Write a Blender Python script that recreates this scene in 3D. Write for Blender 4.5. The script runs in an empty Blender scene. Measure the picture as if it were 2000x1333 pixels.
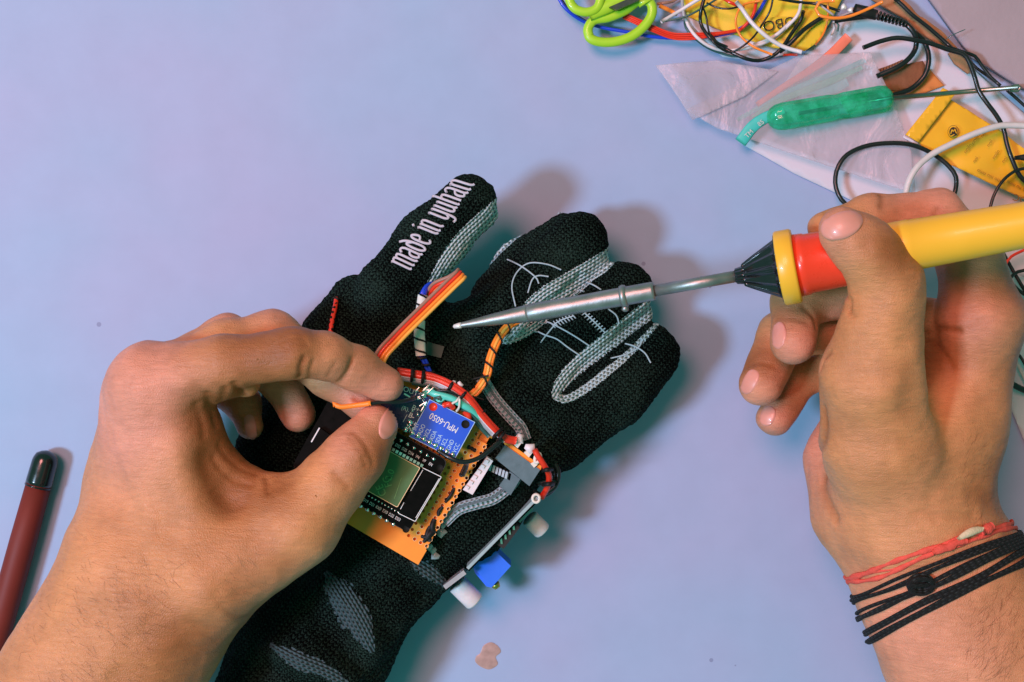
import bpy, bmesh, math, random
import numpy as np
from mathutils import Vector
random.seed(7); rng = np.random.RandomState(7)
R = math.radians
C = bpy.context.scene.collection
scn = bpy.context.scene

# ------------------------------------------------------------------ camera
H = 0.60                      # camera height above the table (m)
S = 0.00022                   # metres per photo pixel on the table
CX, CY = 1000.0, 666.5
cd = bpy.data.cameras.new("camera"); cam = bpy.data.objects.new("camera", cd); C.objects.link(cam)
cam.location = (0, 0, H); cam.rotation_euler = (0, 0, 0)
cd.sensor_fit = 'HORIZONTAL'; cd.angle = 2*math.atan(0.22/H); cd.clip_start = 0.01; cd.clip_end = 20
scn.camera = cam
# ------------------------------------------------------------------ world + lamps
w = bpy.data.worlds.new("World"); scn.world = w; w.use_nodes = True
bg = w.node_tree.nodes['Background']; bg.inputs[0].default_value = (0.10, 0.45, 0.33, 1); bg.inputs[1].default_value = 0.72
def area(name, loc, target, size, power, col):
    l = bpy.data.lights.new(name, 'AREA'); l.shape = 'DISK'; l.size = size; l.energy = power; l.color = col
    o = bpy.data.objects.new(name, l); C.objects.link(o); o.location = loc
    o.rotation_euler = (Vector(target)-Vector(loc)).to_track_quat('-Z', 'Y').to_euler()
    return o
area("ceiling_lamp_key", (-1.45, -0.32, 1.90), (0.03, 0, 0), 0.36, 46.5, (0.52, 0.74, 1.0))
area("ceiling_lamp_fill", (-0.9, 0.8, 2.7), (0, 0, 0), 1.15, 72.0, (1.0, 0.34, 0.32))
scn.view_settings.view_transform = 'Standard'; scn.view_settings.look = 'None'
scn.view_settings.exposure = 0.02; scn.view_settings.gamma = 1.0
scn.cycles.max_bounces = 8; scn.cycles.transparent_max_bounces = 12

# ------------------------------------------------------------------ helpers
def P(px, py, z):             # photo pixel at height z -> world point
    k = S*(H-z)/H
    return np.array([(px-CX)*k, -(py-CY)*k, z])
def PS(pts): return [P(*p) for p in pts]
def K(z): return S*(H-z)/H
def ZM(ox, oy, s, pts): return [(ox+p[0]/s, oy+p[1]/s)+tuple(p[2:]) for p in pts]

def tag(o, label=None, cat=None, group=None, kind=None):
    if label: o['label'] = label
    if cat: o['category'] = cat
    if group: o['group'] = group
    if kind: o['kind'] = kind
    return o
def empty(name, loc, label=None, cat=None, group=None):
    o = bpy.data.objects.new(name, None); C.objects.link(o); o.location = loc; o.empty_display_size = 0.01
    return tag(o, label, cat, group)
def mobj(name, verts, faces, mat, parent=None, smooth=True, uvs=None, cols=None):
    me = bpy.data.meshes.new(name)
    me.from_pydata([tuple(map(float, v)) for v in verts], [], [tuple(map(int, f)) for f in faces])
    if smooth: me.polygons.foreach_set('use_smooth', [True]*len(me.polygons))
    if uvs is not None:
        ul = me.uv_layers.new(name='UVMap'); li = np.zeros(len(me.loops), dtype=np.int32)
        me.loops.foreach_get('vertex_index', li)
        ul.data.foreach_set('uv', np.asarray(uvs, dtype=np.float32)[li].ravel())
    if cols is not None:
        ca = me.color_attributes.new('tint', 'FLOAT_COLOR', 'POINT')
        ca.data.foreach_set('color', np.asarray(cols, dtype=np.float32).ravel())
    if mat: me.materials.append(mat)
    me.update()
    o = bpy.data.objects.new(name, me); C.objects.link(o)
    if parent is not None:
        o.parent = parent; o.matrix_parent_inverse = parent.matrix_world.inverted() if parent.type != 'EMPTY' else o.matrix_parent_inverse
        if parent.type == 'EMPTY':
            o.location = Vector((0, 0, 0))-parent.location
    return o

class MB:                     # collects shapes for one mesh
    def __init__(s): s.v = []; s.f = []
    def add(s, v, f):
        n = len(s.v); s.v += [tuple(x) for x in v]; s.f += [tuple(i+n for i in q) for q in f]
        return s
    def build(s, name, mat, parent=None, smooth=False): return mobj(name, s.v, s.f, mat, parent, smooth)

def catmull(pts, step):
    pts = [np.array(p, float) for p in pts]
    if len(pts) == 2:
        n = max(2, int(np.linalg.norm(pts[1]-pts[0])/step)); return [pts[0]+(pts[1]-pts[0])*i/n for i in range(n+1)]
    q = [2*pts[0]-pts[1]]+pts+[2*pts[-1]-pts[-2]]
    out = []
    for i in range(1, len(q)-2):
        a, b, c, d = q[i-1:i+3]
        n = max(1, int(np.linalg.norm(c-b)/step))
        for k in range(n):
            t = k/n
            out.append(0.5*((2*b)+(c-a)*t+(2*a-5*b+4*c-d)*t*t+(3*b-a-3*c+d)*t**3))
    out.append(q[-2]); return out

def sweep(pts, r, sides=10, flat=1.0, up=None, step=0.0012, resample=True, cap=True, twist=0.0):
    """tube along points; r = number or list (per resampled fraction); flat squashes along the up axis"""
    P_ = catmull(pts, step) if resample else [np.array(p, float) for p in pts]
    n = len(P_); T = []
    for i in range(n):
        t = P_[min(i+1, n-1)]-P_[max(i-1, 0)]; T.append(t/(np.linalg.norm(t)+1e-12))
    if up is None:
        a = np.array([0, 0, 1.0]) if abs(T[0][2]) < .9 else np.array([1.0, 0, 0])
    else: a = np.array(up, float)
    V = []; UV = []; L = 0
    N = a-T[0]*a.dot(T[0]); N /= np.linalg.norm(N)
    for i in range(n):
        if up is not None: N = a-T[i]*a.dot(T[i])
        else: N = N-T[i]*N.dot(T[i])
        N = N/(np.linalg.norm(N)+1e-12); B = np.cross(T[i], N)
        if i: L += np.linalg.norm(P_[i]-P_[i-1])
        ri = r if np.isscalar(r) else np.interp(i/(n-1), np.linspace(0, 1, len(r)), r)
        fl = flat if np.isscalar(flat) else np.interp(i/(n-1), np.linspace(0, 1, len(flat)), flat)
        for k in range(sides):
            th = 2*math.pi*k/sides+twist*L
            V.append(P_[i]+ri*(math.cos(th)*N*fl+math.sin(th)*B)); UV.append((L, k/sides))
    F = []
    for i in range(n-1):
        for k in range(sides):
            k2 = (k+1) % sides
            F.append((i*sides+k, (i+1)*sides+k, (i+1)*sides+k2, i*sides+k2)[::-1])
    if cap:
        F.append(tuple(range(sides))); F.append(tuple(range((n-1)*sides, n*sides))[::-1])
    return V, F, UV
def tube(name, pts, r, mat, parent=None, **kw):
    V, F, UV = sweep(pts, r, **kw)
    return mobj(name, V, F, mat, parent, True, UV)

def prism(pts, z0, z1):
    """pts = xy world outline, extruded between z0 and z1"""
    n = len(pts); V = [(p[0], p[1], z1) for p in pts]+[(p[0], p[1], z0) for p in pts]
    a = sum(pts[i][0]*pts[(i+1) % n][1]-pts[(i+1) % n][0]*pts[i][1] for i in range(n))
    F = [tuple(range(n)), tuple(range(2*n-1, n-1, -1))]+[(i, i+n, (i+1) % n+n, (i+1) % n) for i in range(n)]
    if a < 0: F = [f[::-1] for f in F]
    return V, F
def prism_px(px, z0, z1):     # outline in photo pixels read at the top height z1
    return prism([P(x, y, z1)[:2] for x, y in px], z0, z1)
def rounded(pts, r, n=4):     # round corners of px polygon
    out = []; m = len(pts)
    for i in range(m):
        a, b, c = [np.array(pts[(i+k) % m], float) for k in (-1, 0, 1)]
        u = (a-b)/np.linalg.norm(a-b); v = (c-b)/np.linalg.norm(c-b)
        p0, p2 = b+u*r, b+v*r
        for k in range(n+1):
            t = k/n; out.append(tuple((1-t)**2*p0+2*t*(1-t)*b+t*t*p2))
    return out
def cyl(p0, p1, r0, r1=None, n=20):
    r1 = r0 if r1 is None else r1
    V, F, UV = sweep([p0, p1], [r0, r1], sides=n, resample=False); return V, F
def lathe(p0, p1, prof, n=28, flutes=0, fdepth=0):
    """profile [(t metres along, radius)] turned about the axis p0->p1"""
    p0 = np.array(p0, float); p1 = np.array(p1, float); T = (p1-p0)/np.linalg.norm(p1-p0)
    N = np.cross(T, [0, 0, 1.0]); N /= np.linalg.norm(N); B = np.cross(T, N)
    V = []
    for t, r in prof:
        for k in range(n):
            th = 2*math.pi*k/n; rr = r
            if flutes: rr = r*(1-fdepth*(0.5-0.5*math.cos(flutes*th))**2)
            V.append(p0+T*t+rr*(math.cos(th)*N+math.sin(th)*B))
    F = []
    for i in range(len(prof)-1):
        for k in range(n):
            F.append((i*n+k, i*n+(k+1) % n, (i+1)*n+(k+1) % n, (i+1)*n+k))
    F.append(tuple(range(n))[::-1]); F.append(tuple(range((len(prof)-1)*n, len(prof)*n)))
    return V, F

_tc = {}
def text_geo(s):
    if s not in _tc:
        c = bpy.data.curves.new('t', 'FONT'); c.body = s; c.align_x = 'CENTER'; c.align_y = 'CENTER'; c.resolution_u = 3
        o = bpy.data.objects.new('t', c); me = bpy.data.meshes.new_from_object(o)
        _tc[s] = ([tuple(v.co) for v in me.vertices], [tuple(p.vertices) for p in me.polygons])
        bpy.data.meshes.remove(me); bpy.data.objects.remove(o); bpy.data.curves.remove(c)
    return _tc[s]
def text_at(mb, s, px, py, z, dirpx, size, sx=1.0, lift=0.00012, proj=None):
    """lettering centred at the pixel, reading along dirpx (photo px direction)"""
    V, F = text_geo(s); o = P(px, py, z)
    ex = np.array([dirpx[0], -dirpx[1], 0.0]); ex /= np.linalg.norm(ex); ey = np.array([-ex[1], ex[0], 0])
    W = [o+ex*v[0]*size*sx+ey*v[1]*size+np.array([0, 0, lift]) for v in V]
    if proj: W = proj(W)
    mb.add(W, F)

# ------------------------------------------------------------------ materials
def nt(name):
    m = bpy.data.materials.new(name); m.use_nodes = True; t = m.node_tree
    return m, t, t.nodes['Principled BSDF']
def N(t, typ, **kw):
    n = t.nodes.new(typ)
    for k, v in kw.items():
        if k.startswith('i_'): n.inputs[k[2:].replace('_', ' ')].default_value = v
        else: setattr(n, k, v)
    return n
def lin(c): return tuple(((x/255)/12.92 if x/255 <= .04045 else ((x/255+.055)/1.055)**2.4) for x in c)
def mat(name, col, rough=.5, metal=0, var=.12, vscale=400, bump=0, bscale=1500, coat=0, spec=.5, trans=0, ior=1.45, aniso=0, sheen=0, sss=0):
    m, t, b = nt(name)
    tc = N(t, 'ShaderNodeTexCoord'); no = N(t, 'ShaderNodeTexNoise', i_Scale=vscale, i_Detail=4.0)
    t.links.new(tc.outputs['Object'], no.inputs['Vector'])
    mx = N(t, 'ShaderNodeMix', data_type='RGBA'); mx.inputs[6].default_value = (*[c*(1-var) for c in col], 1)
    mx.inputs[7].default_value = (*[min(1, c*(1+var)) for c in col], 1)
    t.links.new(no.outputs['Fac'], mx.inputs[0]); t.links.new(mx.outputs[2], b.inputs['Base Color'])
    b.inputs['Roughness'].default_value = rough; b.inputs['Metallic'].default_value = metal
    b.inputs['Coat Weight'].default_value = coat; b.inputs['Specular IOR Level'].default_value = spec
    b.inputs['Transmission Weight'].default_value = trans; b.inputs['IOR'].default_value = ior
    if sheen: b.inputs['Sheen Weight'].default_value = sheen
    if sss:
        b.inputs['Subsurface Weight'].default_value = sss; b.inputs['Subsurface Radius'].default_value = (1, .6, .4)
        b.inputs['Subsurface Scale'].default_value = .003
    rr = N(t, 'ShaderNodeMapRange'); rr.inputs['To Min'].default_value = max(0, rough-.08); rr.inputs['To Max'].default_value = min(1, rough+.12)
    t.links.new(no.outputs['Fac'], rr.inputs['Value']); t.links.new(rr.outputs[0], b.inputs['Roughness'])
    if bump:
        n2 = N(t, 'ShaderNodeTexNoise', i_Scale=bscale, i_Detail=3.0); t.links.new(tc.outputs['Object'], n2.inputs['Vector'])
        bp = N(t, 'ShaderNodeBump', i_Strength=bump, i_Distance=.0004); t.links.new(n2.outputs['Fac'], bp.inputs['Height'])
        t.links.new(bp.outputs[0], b.inputs['Normal'])
    return m

def table_mat():
    m, t, b = nt('table_laminate'); tc = N(t, 'ShaderNodeTexCoord'); L = t.links.new
    n1 = N(t, 'ShaderNodeTexNoise', i_Scale=7.0, i_Detail=3.0, i_Roughness=.5); L(tc.outputs['Object'], n1.inputs['Vector'])
    r = N(t, 'ShaderNodeValToRGB'); e = r.color_ramp.elements
    e[0].position = .36; e[0].color = (.28, .415, .61, 1); e[1].position = .66; e[1].color = (.335, .385, .585, 1)
    L(n1.outputs['Fac'], r.inputs['Fac'])
    n2 = N(t, 'ShaderNodeTexNoise', i_Scale=60, i_Detail=5.0, i_Roughness=.6); L(tc.outputs['Object'], n2.inputs['Vector'])
    mr = N(t, 'ShaderNodeMapRange'); mr.inputs['To Min'].default_value = .93; mr.inputs['To Max'].default_value = 1.06; L(n2.outputs['Fac'], mr.inputs['Value'])
    mx = N(t, 'ShaderNodeMix', data_type='RGBA', blend_type='MULTIPLY'); mx.inputs[0].default_value = 1
    L(r.outputs[0], mx.inputs[6]); L(mr.outputs[0], mx.inputs[7])
    # sparse specks of dirt
    v = N(t, 'ShaderNodeTexVoronoi', i_Scale=34.0); L(tc.outputs['Object'], v.inputs['Vector'])
    n3 = N(t, 'ShaderNodeTexNoise', i_Scale=35, i_Detail=1.0); L(tc.outputs['Object'], n3.inputs['Vector'])
    c = N(t, 'ShaderNodeMath', operation='LESS_THAN'); c.inputs[1].default_value = .035; L(v.outputs['Distance'], c.inputs[0])
    c2 = N(t, 'ShaderNodeMath', operation='GREATER_THAN'); c2.inputs[1].default_value = .43; L(n3.outputs['Fac'], c2.inputs[0])
    c3 = N(t, 'ShaderNodeMath', operation='MULTIPLY'); L(c.outputs[0], c3.inputs[0]); L(c2.outputs[0], c3.inputs[1])
    c4 = N(t, 'ShaderNodeMath', operation='MULTIPLY'); c4.inputs[1].default_value = .5; L(c3.outputs[0], c4.inputs[0])
    mx2 = N(t, 'ShaderNodeMix', data_type='RGBA'); mx2.inputs[7].default_value = (.12, .13, .25, 1)
    L(c4.outputs[0], mx2.inputs[0]); L(mx.outputs[2], mx2.inputs[6]); L(mx2.outputs[2], b.inputs['Base Color'])
    mp = N(t, 'ShaderNodeMapping'); mp.inputs['Rotation'].default_value = (0, 0, R(28)); mp.inputs['Scale'].default_value = (1, 14, 1); L(tc.outputs['Object'], mp.inputs['Vector'])
    ns = N(t, 'ShaderNodeTexNoise', i_Scale=22, i_Detail=6.0, i_Roughness=.75, i_Distortion=.4); L(mp.outputs[0], ns.inputs['Vector'])
    rs = N(t, 'ShaderNodeMapRange'); rs.inputs['From Min'].default_value = .66; rs.inputs['From Max'].default_value = .78; rs.inputs['To Max'].default_value = .22; L(ns.outputs['Fac'], rs.inputs['Value'])
    mx4 = N(t, 'ShaderNodeMix', data_type='RGBA'); mx4.inputs[7].default_value = (.22, .27, .46, 1); L(rs.outputs[0], mx4.inputs[0]); L(mx2.outputs[2], mx4.inputs[6]); L(mx4.outputs[2], b.inputs['Base Color'])
    b.inputs['Roughness'].default_value = .55; b.inputs['Specular IOR Level'].default_value = .3
    bp = N(t, 'ShaderNodeBump', i_Strength=.12, i_Distance=.0006); L(n2.outputs['Fac'], bp.inputs['Height']); L(bp.outputs[0], b.inputs['Normal'])
    return m

def skin_mat():
    m, t, b = nt('skin'); tc = N(t, 'ShaderNodeTexCoord'); L = t.links.new
    at = N(t, 'ShaderNodeVertexColor', layer_name='tint')
    n1 = N(t, 'ShaderNodeTexNoise', i_Scale=55, i_Detail=6.0, i_Roughness=.62); L(tc.outputs['Object'], n1.inputs['Vector'])
    mr = N(t, 'ShaderNodeMapRange'); mr.inputs['From Min'].default_value = .3; mr.inputs['From Max'].default_value = .7
    mr.inputs['To Min'].default_value = .84; mr.inputs['To Max'].default_value = 1.12; L(n1.outputs['Fac'], mr.inputs['Value'])
    mx = N(t, 'ShaderNodeMix', data_type='RGBA', blend_type='MULTIPLY'); mx.inputs[0].default_value = 1
    L(at.outputs[0], mx.inputs[6]); L(mr.outputs[0], mx.inputs[7])
    # pores and fine creases
    v = N(t, 'ShaderNodeTexVoronoi', i_Scale=1300.0, feature='DISTANCE_TO_EDGE'); L(tc.outputs['Object'], v.inputs['Vector'])
    mp = N(t, 'ShaderNodeMapping'); mp.inputs['Rotation'].default_value = (.3, .2, R(32)); mp.inputs['Scale'].default_value = (1, 4.5, 1)
    L(tc.outputs['Object'], mp.inputs['Vector'])
    n2 = N(t, 'ShaderNodeTexNoise', i_Scale=170, i_Detail=5.0, i_Roughness=.65, i_Distortion=.6); L(mp.outputs[0], n2.inputs['Vector'])
    ml = N(t, 'ShaderNodeMath', operation='MULTIPLY'); ml.inputs[1].default_value = .6; L(v.outputs['Distance'], ml.inputs[0])
    ad = N(t, 'ShaderNodeMath', operation='ADD'); L(ml.outputs[0], ad.inputs[0]); L(n2.outputs['Fac'], ad.inputs[1])
    bp = N(t, 'ShaderNodeBump', i_Strength=.6, i_Distance=.0007); L(ad.outputs[0], bp.inputs['Height']); L(bp.outputs[0], b.inputs['Normal'])
    mr2 = N(t, 'ShaderNodeMapRange'); mr2.inputs['From Min'].default_value = .35; mr2.inputs['From Max'].default_value = .65
    mr2.inputs['To Min'].default_value = .9; mr2.inputs['To Max'].default_value = 1.05; L(n2.outputs['Fac'], mr2.inputs['Value'])
    mx3 = N(t, 'ShaderNodeMix', data_type='RGBA', blend_type='MULTIPLY'); mx3.inputs[0].default_value = 1
    L(mx.outputs[2], mx3.inputs[6]); L(mr2.outputs[0], mx3.inputs[7]); L(mx3.outputs[2], b.inputs['Base Color'])
    b.inputs['Roughness'].default_value = .47; b.inputs['Specular IOR Level'].default_value = .42
    b.inputs['Subsurface Weight'].default_value = .10; b.inputs['Subsurface Radius'].default_value = (1, .35, .2); b.inputs['Subsurface Scale'].default_value = .004
    return m

def knit_mat():               # black knitted cotton: columns of small V stitches with fuzz
    m, t, b = nt('black_knit'); tc = N(t, 'ShaderNodeTexCoord'); L = t.links.new
    def mth(op, a, c=None, d=None):
        n = N(t, 'ShaderNodeMath', operation=op)
        for i, x in enumerate((a, c, d)):
            if x is None: continue
            if hasattr(x, 'links'): L(x, n.inputs[i])
            else: n.inputs[i].default_value = x
        return n.outputs[0]
    nw = N(t, 'ShaderNodeTexNoise', i_Scale=70, i_Detail=3.0); L(tc.outputs['Object'], nw.inputs['Vector'])
    wv = N(t, 'ShaderNodeVectorMath', operation='MULTIPLY_ADD'); L(nw.outputs['Color'], wv.inputs[0]); wv.inputs[1].default_value = (.006, .006, .006); L(tc.outputs['Object'], wv.inputs[2])
    mp = N(t, 'ShaderNodeMapping'); mp.inputs['Rotation'].default_value = (0, 0, R(-46)); L(wv.outputs[0], mp.inputs['Vector'])
    sp = N(t, 'ShaderNodeSeparateXYZ'); L(mp.outputs[0], sp.inputs[0])
    fx = mth('FRACT', mth('MULTIPLY', sp.outputs[1], 560)); tri = mth('ABSOLUTE', mth('SUBTRACT', fx, .5))
    ph = mth('ADD', mth('MULTIPLY', sp.outputs[0], 680), mth('MULTIPLY', tri, 1.3))
    row = mth('MULTIPLY_ADD', mth('SINE', mth('MULTIPLY', ph, 6.2832)), .5, .5)
    gap = mth('MINIMUM', mth('MULTIPLY', tri, 5.0), 1.0)
    st = mth('MULTIPLY', row, gap)
    n = N(t, 'ShaderNodeTexNoise', i_Scale=1300, i_Detail=3.0, i_Roughness=.7); L(tc.outputs['Object'], n.inputs['Vector'])
    n0 = N(t, 'ShaderNodeTexNoise', i_Scale=38, i_Detail=4.0); L(tc.outputs['Object'], n0.inputs['Vector'])
    hgt = mth('MULTIPLY_ADD', st, .30, mth('MULTIPLY', n.outputs['Fac'], 1.15))
    bp = N(t, 'ShaderNodeBump', i_Strength=1.0, i_Distance=.0008); L(hgt, bp.inputs['Height']); L(bp.outputs[0], b.inputs['Normal'])
    r = N(t, 'ShaderNodeValToRGB'); e = r.color_ramp.elements
    e[0].position = .52; e[0].color = (.0002, .0004, .0004, 1); e[1].position = .80; e[1].color = (.025, .052, .041, 1)  # greenish highlights on raised stitches painted into the base colour
    L(mth('ADD', mth('MULTIPLY', hgt, .62), mth('MULTIPLY', n0.outputs['Fac'], .34)), r.inputs['Fac']); L(r.outputs[0], b.inputs['Base Color'])
    b.inputs['Roughness'].default_value = .9; b.inputs['Specular IOR Level'].default_value = .05
    return m

def mesh_knit_mat(name, col, dark, su=900, sv=9):    # grey elastic with rows of eyelets, uses the sweep UVs
    m, t, b = nt(name); L = t.links.new
    uv = N(t, 'ShaderNodeUVMap'); sep = N(t, 'ShaderNodeSeparateXYZ'); L(uv.outputs[0], sep.inputs[0])
    u = N(t, 'ShaderNodeMath', operation='MULTIPLY'); u.inputs[1].default_value = su; L(sep.outputs[0], u.inputs[0])
    vv = N(t, 'ShaderNodeMath', operation='MULTIPLY'); vv.inputs[1].default_value = sv*2*math.pi; L(sep.outputs[1], vv.inputs[0])
    fl = N(t, 'ShaderNodeMath', operation='MULTIPLY'); fl.inputs[1].default_value = sv; L(sep.outputs[1], fl.inputs[0])
    f2 = N(t, 'ShaderNodeMath', operation='FLOOR'); L(fl.outputs[0], f2.inputs[0])
    f3 = N(t, 'ShaderNodeMath', operation='MULTIPLY'); f3.inputs[1].default_value = math.pi; L(f2.outputs[0], f3.inputs[0])
    ua = N(t, 'ShaderNodeMath', operation='ADD'); L(u.outputs[0], ua.inputs[0]); L(f3.outputs[0], ua.inputs[1])
    s1 = N(t, 'ShaderNodeMath', operation='SINE'); L(ua.outputs[0], s1.inputs[0])
    vs = N(t, 'ShaderNodeMath', operation='COSINE'); L(vv.outputs[0], vs.inputs[0])
    vn = N(t, 'ShaderNodeMath', operation='MULTIPLY'); vn.inputs[1].default_value = -1; L(vs.outputs[0], vn.inputs[0])
    ad = N(t, 'ShaderNodeMath', operation='ADD'); L(s1.outputs[0], ad.inputs[0]); L(vn.outputs[0], ad.inputs[1])
    mr = N(t, 'ShaderNodeMapRange'); mr.inputs['From Min'].default_value = .75; mr.inputs['From Max'].default_value = 1.5; L(ad.outputs[0], mr.inputs['Value'])
    mx = N(t, 'ShaderNodeMix', data_type='RGBA'); mx.inputs[6].default_value = (*col, 1); mx.inputs[7].default_value = (*dark, 1)
    L(mr.outputs[0], mx.inputs[0]); L(mx.outputs[2], b.inputs['Base Color'])
    bp = N(t, 'ShaderNodeBump', i_Strength=.9, i_Distance=.0005, invert=True); L(ad.outputs[0], bp.inputs['Height']); L(bp.outputs[0], b.inputs['Normal'])
    b.inputs['Roughness'].default_value = .8
    return m

M = {}
M['table'] = table_mat(); M['skin'] = skin_mat(); M['knit'] = knit_mat()
M['strip'] = mesh_knit_mat('grey_eyelet_elastic', (.50, .64, .66), (.06, .12, .12), 3300, 10)
M['patch'] = mesh_knit_mat('cuff_highlight_knit', (.050, .095, .105), (.002, .004, .004), 2800, 9)  # lighter knit colour that paints light onto the cuff folds
M['strap'] = mesh_knit_mat('grey_woven_strap', (.40, .50, .56), (.24, .33, .38), 3200, 10)
M['nail'] = mat('nail', (.66, .285, .22), .34, coat=.15, var=.05, sss=.1)
M['thread_grey'] = mat('grey_embroidery_thread', (.36, .47, .52), .8, bump=.6, bscale=2500)
M['print'] = mat('white_print', (.50, .47, .54), .7, var=.2, vscale=900, bump=.4)
M['iron_yellow'] = mat('yellow_plastic', (.84, .46, .03), .32, var=.04, vscale=60, coat=.15, bump=.05)
M['iron_red'] = mat('red_plastic', (.78, .045, .015), .28, var=.04, coat=.3)
M['iron_black'] = mat('black_gloss_plastic', (.008, .010, .011), .16, coat=.6)
M['steel'] = mat('worn_steel', (.30, .32, .31), .42, metal=.8, var=.5, vscale=120, bump=.4, bscale=260)
M['shaft'] = mat('screwdriver_steel', (.30, .33, .28), .35, metal=1, var=.2)
M['tin'] = mat('tinned_tip', (.85, .84, .80), .3, metal=.3)
M['orange_board'] = mat('orange_phenolic_board', (.86, .28, .018), .5, var=.15, vscale=120, coat=.1)
M['hole'] = mat('hole_dark', (.004, .003, .002), .8)
M['copper_ring'] = mat('pale_hole_rim', (.85, .60, .32), .5)
M['pcb_black'] = mat('black_circuit_board', (.0016, .0025, .0022), .3, spec=.08)
M['pcb_blue'] = mat('blue_circuit_board', (.01, .09, .62), .3, var=.35, vscale=60, coat=.3)
M['pcb_navy'] = mat('navy_circuit_board', (.005, .018, .08), .25, coat=.3)
M['silk'] = mat('white_silkscreen', (.75, .78, .76), .6, var=.03)
M['silk_blue'] = mat('pale_blue_silkscreen', (.42, .68, .85), .6, var=.03)
M['can'] = mat('green_tinted_shield', (.07, .16, .06), .38, metal=.35, var=.45, vscale=70)
M['can_mark'] = mat('etched_marks', (.16, .36, .12), .5)
M['solder'] = mat('solder', (.78, .82, .78), .18, metal=1, var=.2)
M['thread_black'] = mat('black_thread', (.004, .004, .004), .6)
M['w_red'] = mat('red_wire', (.72, .035, .012), .35, coat=.2, var=.05)
M['w_orange'] = mat('orange_wire', (.95, .26, .025), .35, coat=.2, var=.05)
M['w_amber'] = mat('amber_wire', (.88, .42, .07), .35, coat=.2, var=.05)
M['w_brown'] = mat('brown_wire', (.33, .17, .12), .4, coat=.1, var=.05)
M['w_blue'] = mat('blue_wire', (.01, .05, .62), .3, coat=.3, var=.05)
M['w_white'] = mat('white_wire', (.70, .66, .68), .4, coat=.1, var=.05)
M['w_black'] = mat('black_wire', (.006, .010, .010), .35, coat=.2)
M['w_green'] = mat('dark_green_wire', (.03, .10, .085), .4, coat=.2)
M['w_teal'] = mat('turquoise_wire', (.10, .62, .50), .35, coat=.2)
M['w_grey'] = mat('grey_wire', (.36, .38, .40), .4, coat=.1)
M['cable_white'] = mat('cream_cable', (.60, .57, .56), .45, coat=.1)
M['sleeve'] = mat('white_sleeving', (.62, .66, .60), .5, var=.15)
M['switch'] = mat('grey_switch_metal', (.10, .17, .20), .4, metal=.3, var=.15)
M['cream'] = mat('cream_plastic', (.72, .68, .60), .5)
M['white_plastic'] = mat('white_plastic', (.74, .68, .70), .45, sss=.2)
M['pot_blue'] = mat('blue_trimmer', (.02, .16, .85), .4, var=.05)
M['brass'] = mat('brass', (.55, .42, .10), .35, metal=1)
M['chip'] = mat('chip_black', (.006, .007, .007), .5)
M['board_edge'] = mat('board_edge_grey', (.30, .42, .44), .45, var=.2)
M['glass_resin'] = mat('clear_resin', (.70, .75, .78), .15, var=.1, trans=.5)
M['scissor'] = mat('lime_plastic', (.36, .66, .025), .35, coat=.2, var=.04)
M['blade'] = mat('dark_blade', (.05, .09, .08), .3, metal=.8)
M['paper'] = mat('white_paper', (.60, .60, .68), .8, var=.05, vscale=30, bump=.1, bscale=60)
M['mauve'] = mat('mauve_grey_mat', (.36, .29, .32), .8, var=.16, vscale=35, bump=.5, bscale=250)
M['card'] = mat('orange_cardboard', (.62, .22, .055), .75, var=.2, bump=.3, bscale=600)
M['foam_brown'] = mat('brown_board', (.22, .085, .035), .8, var=.4, vscale=180, bump=.6, bscale=700)
M['bark'] = mat('brown_chipped_edge', (.40, .19, .09), .8, var=.4, vscale=150, bump=.7, bscale=400)
M['yellow_foil'] = mat('yellow_foil', (.82, .44, .02), .28, var=.12, vscale=60, coat=.4, bump=.3, bscale=90)
M['yellow_bag'] = mat('yellow_plastic_bag', (.78, .55, .03), .35, var=.1, vscale=50, coat=.3, bump=.3, bscale=120)
M['ink'] = mat('black_ink', (.02, .014, .008), .6)
M['ink_brown'] = mat('brown_ink', (.30, .11, .01), .6)
M['pen_red'] = mat('dark_red_lacquer', (.16, .025, .018), .55, spec=.3, var=.15, vscale=80)
M['pen_black'] = mat('black_pen_cap', (.006, .009, .009), .2, coat=.5)
M['br_red'] = mat('red_thread', (.72, .09, .06), .8, var=.35, vscale=500, bump=.8, bscale=1800)
M['br_cream'] = mat('cream_thread', (.66, .55, .36), .85, var=.2, vscale=500, bump=.6, bscale=1500)
M['cord'] = mesh_knit_mat('black_braided_cord', (.003, .004, .004), (.022, .032, .030), 2400, 5)
M['green_clear'] = mat('green_clear_plastic', (.05, .62, .34), .12, var=.2, vscale=120, trans=.85, ior=1.3, coat=.4)
M['hs_red'] = mat('salmon_shrink_tube', (.80, .20, .12), .45); M['hs_teal'] = mat('teal_shrink_tube', (.05, .52, .46), .45)
M['hs_green'] = mat('green_shrink_tube', (.05, .50, .30), .45)
M['stain'] = mat('brown_resin_stain', (.40, .27, .24), .3, var=.5, vscale=260)
M['hair'] = mat('dark_hair', (.16, .06, .025), .6)
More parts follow.
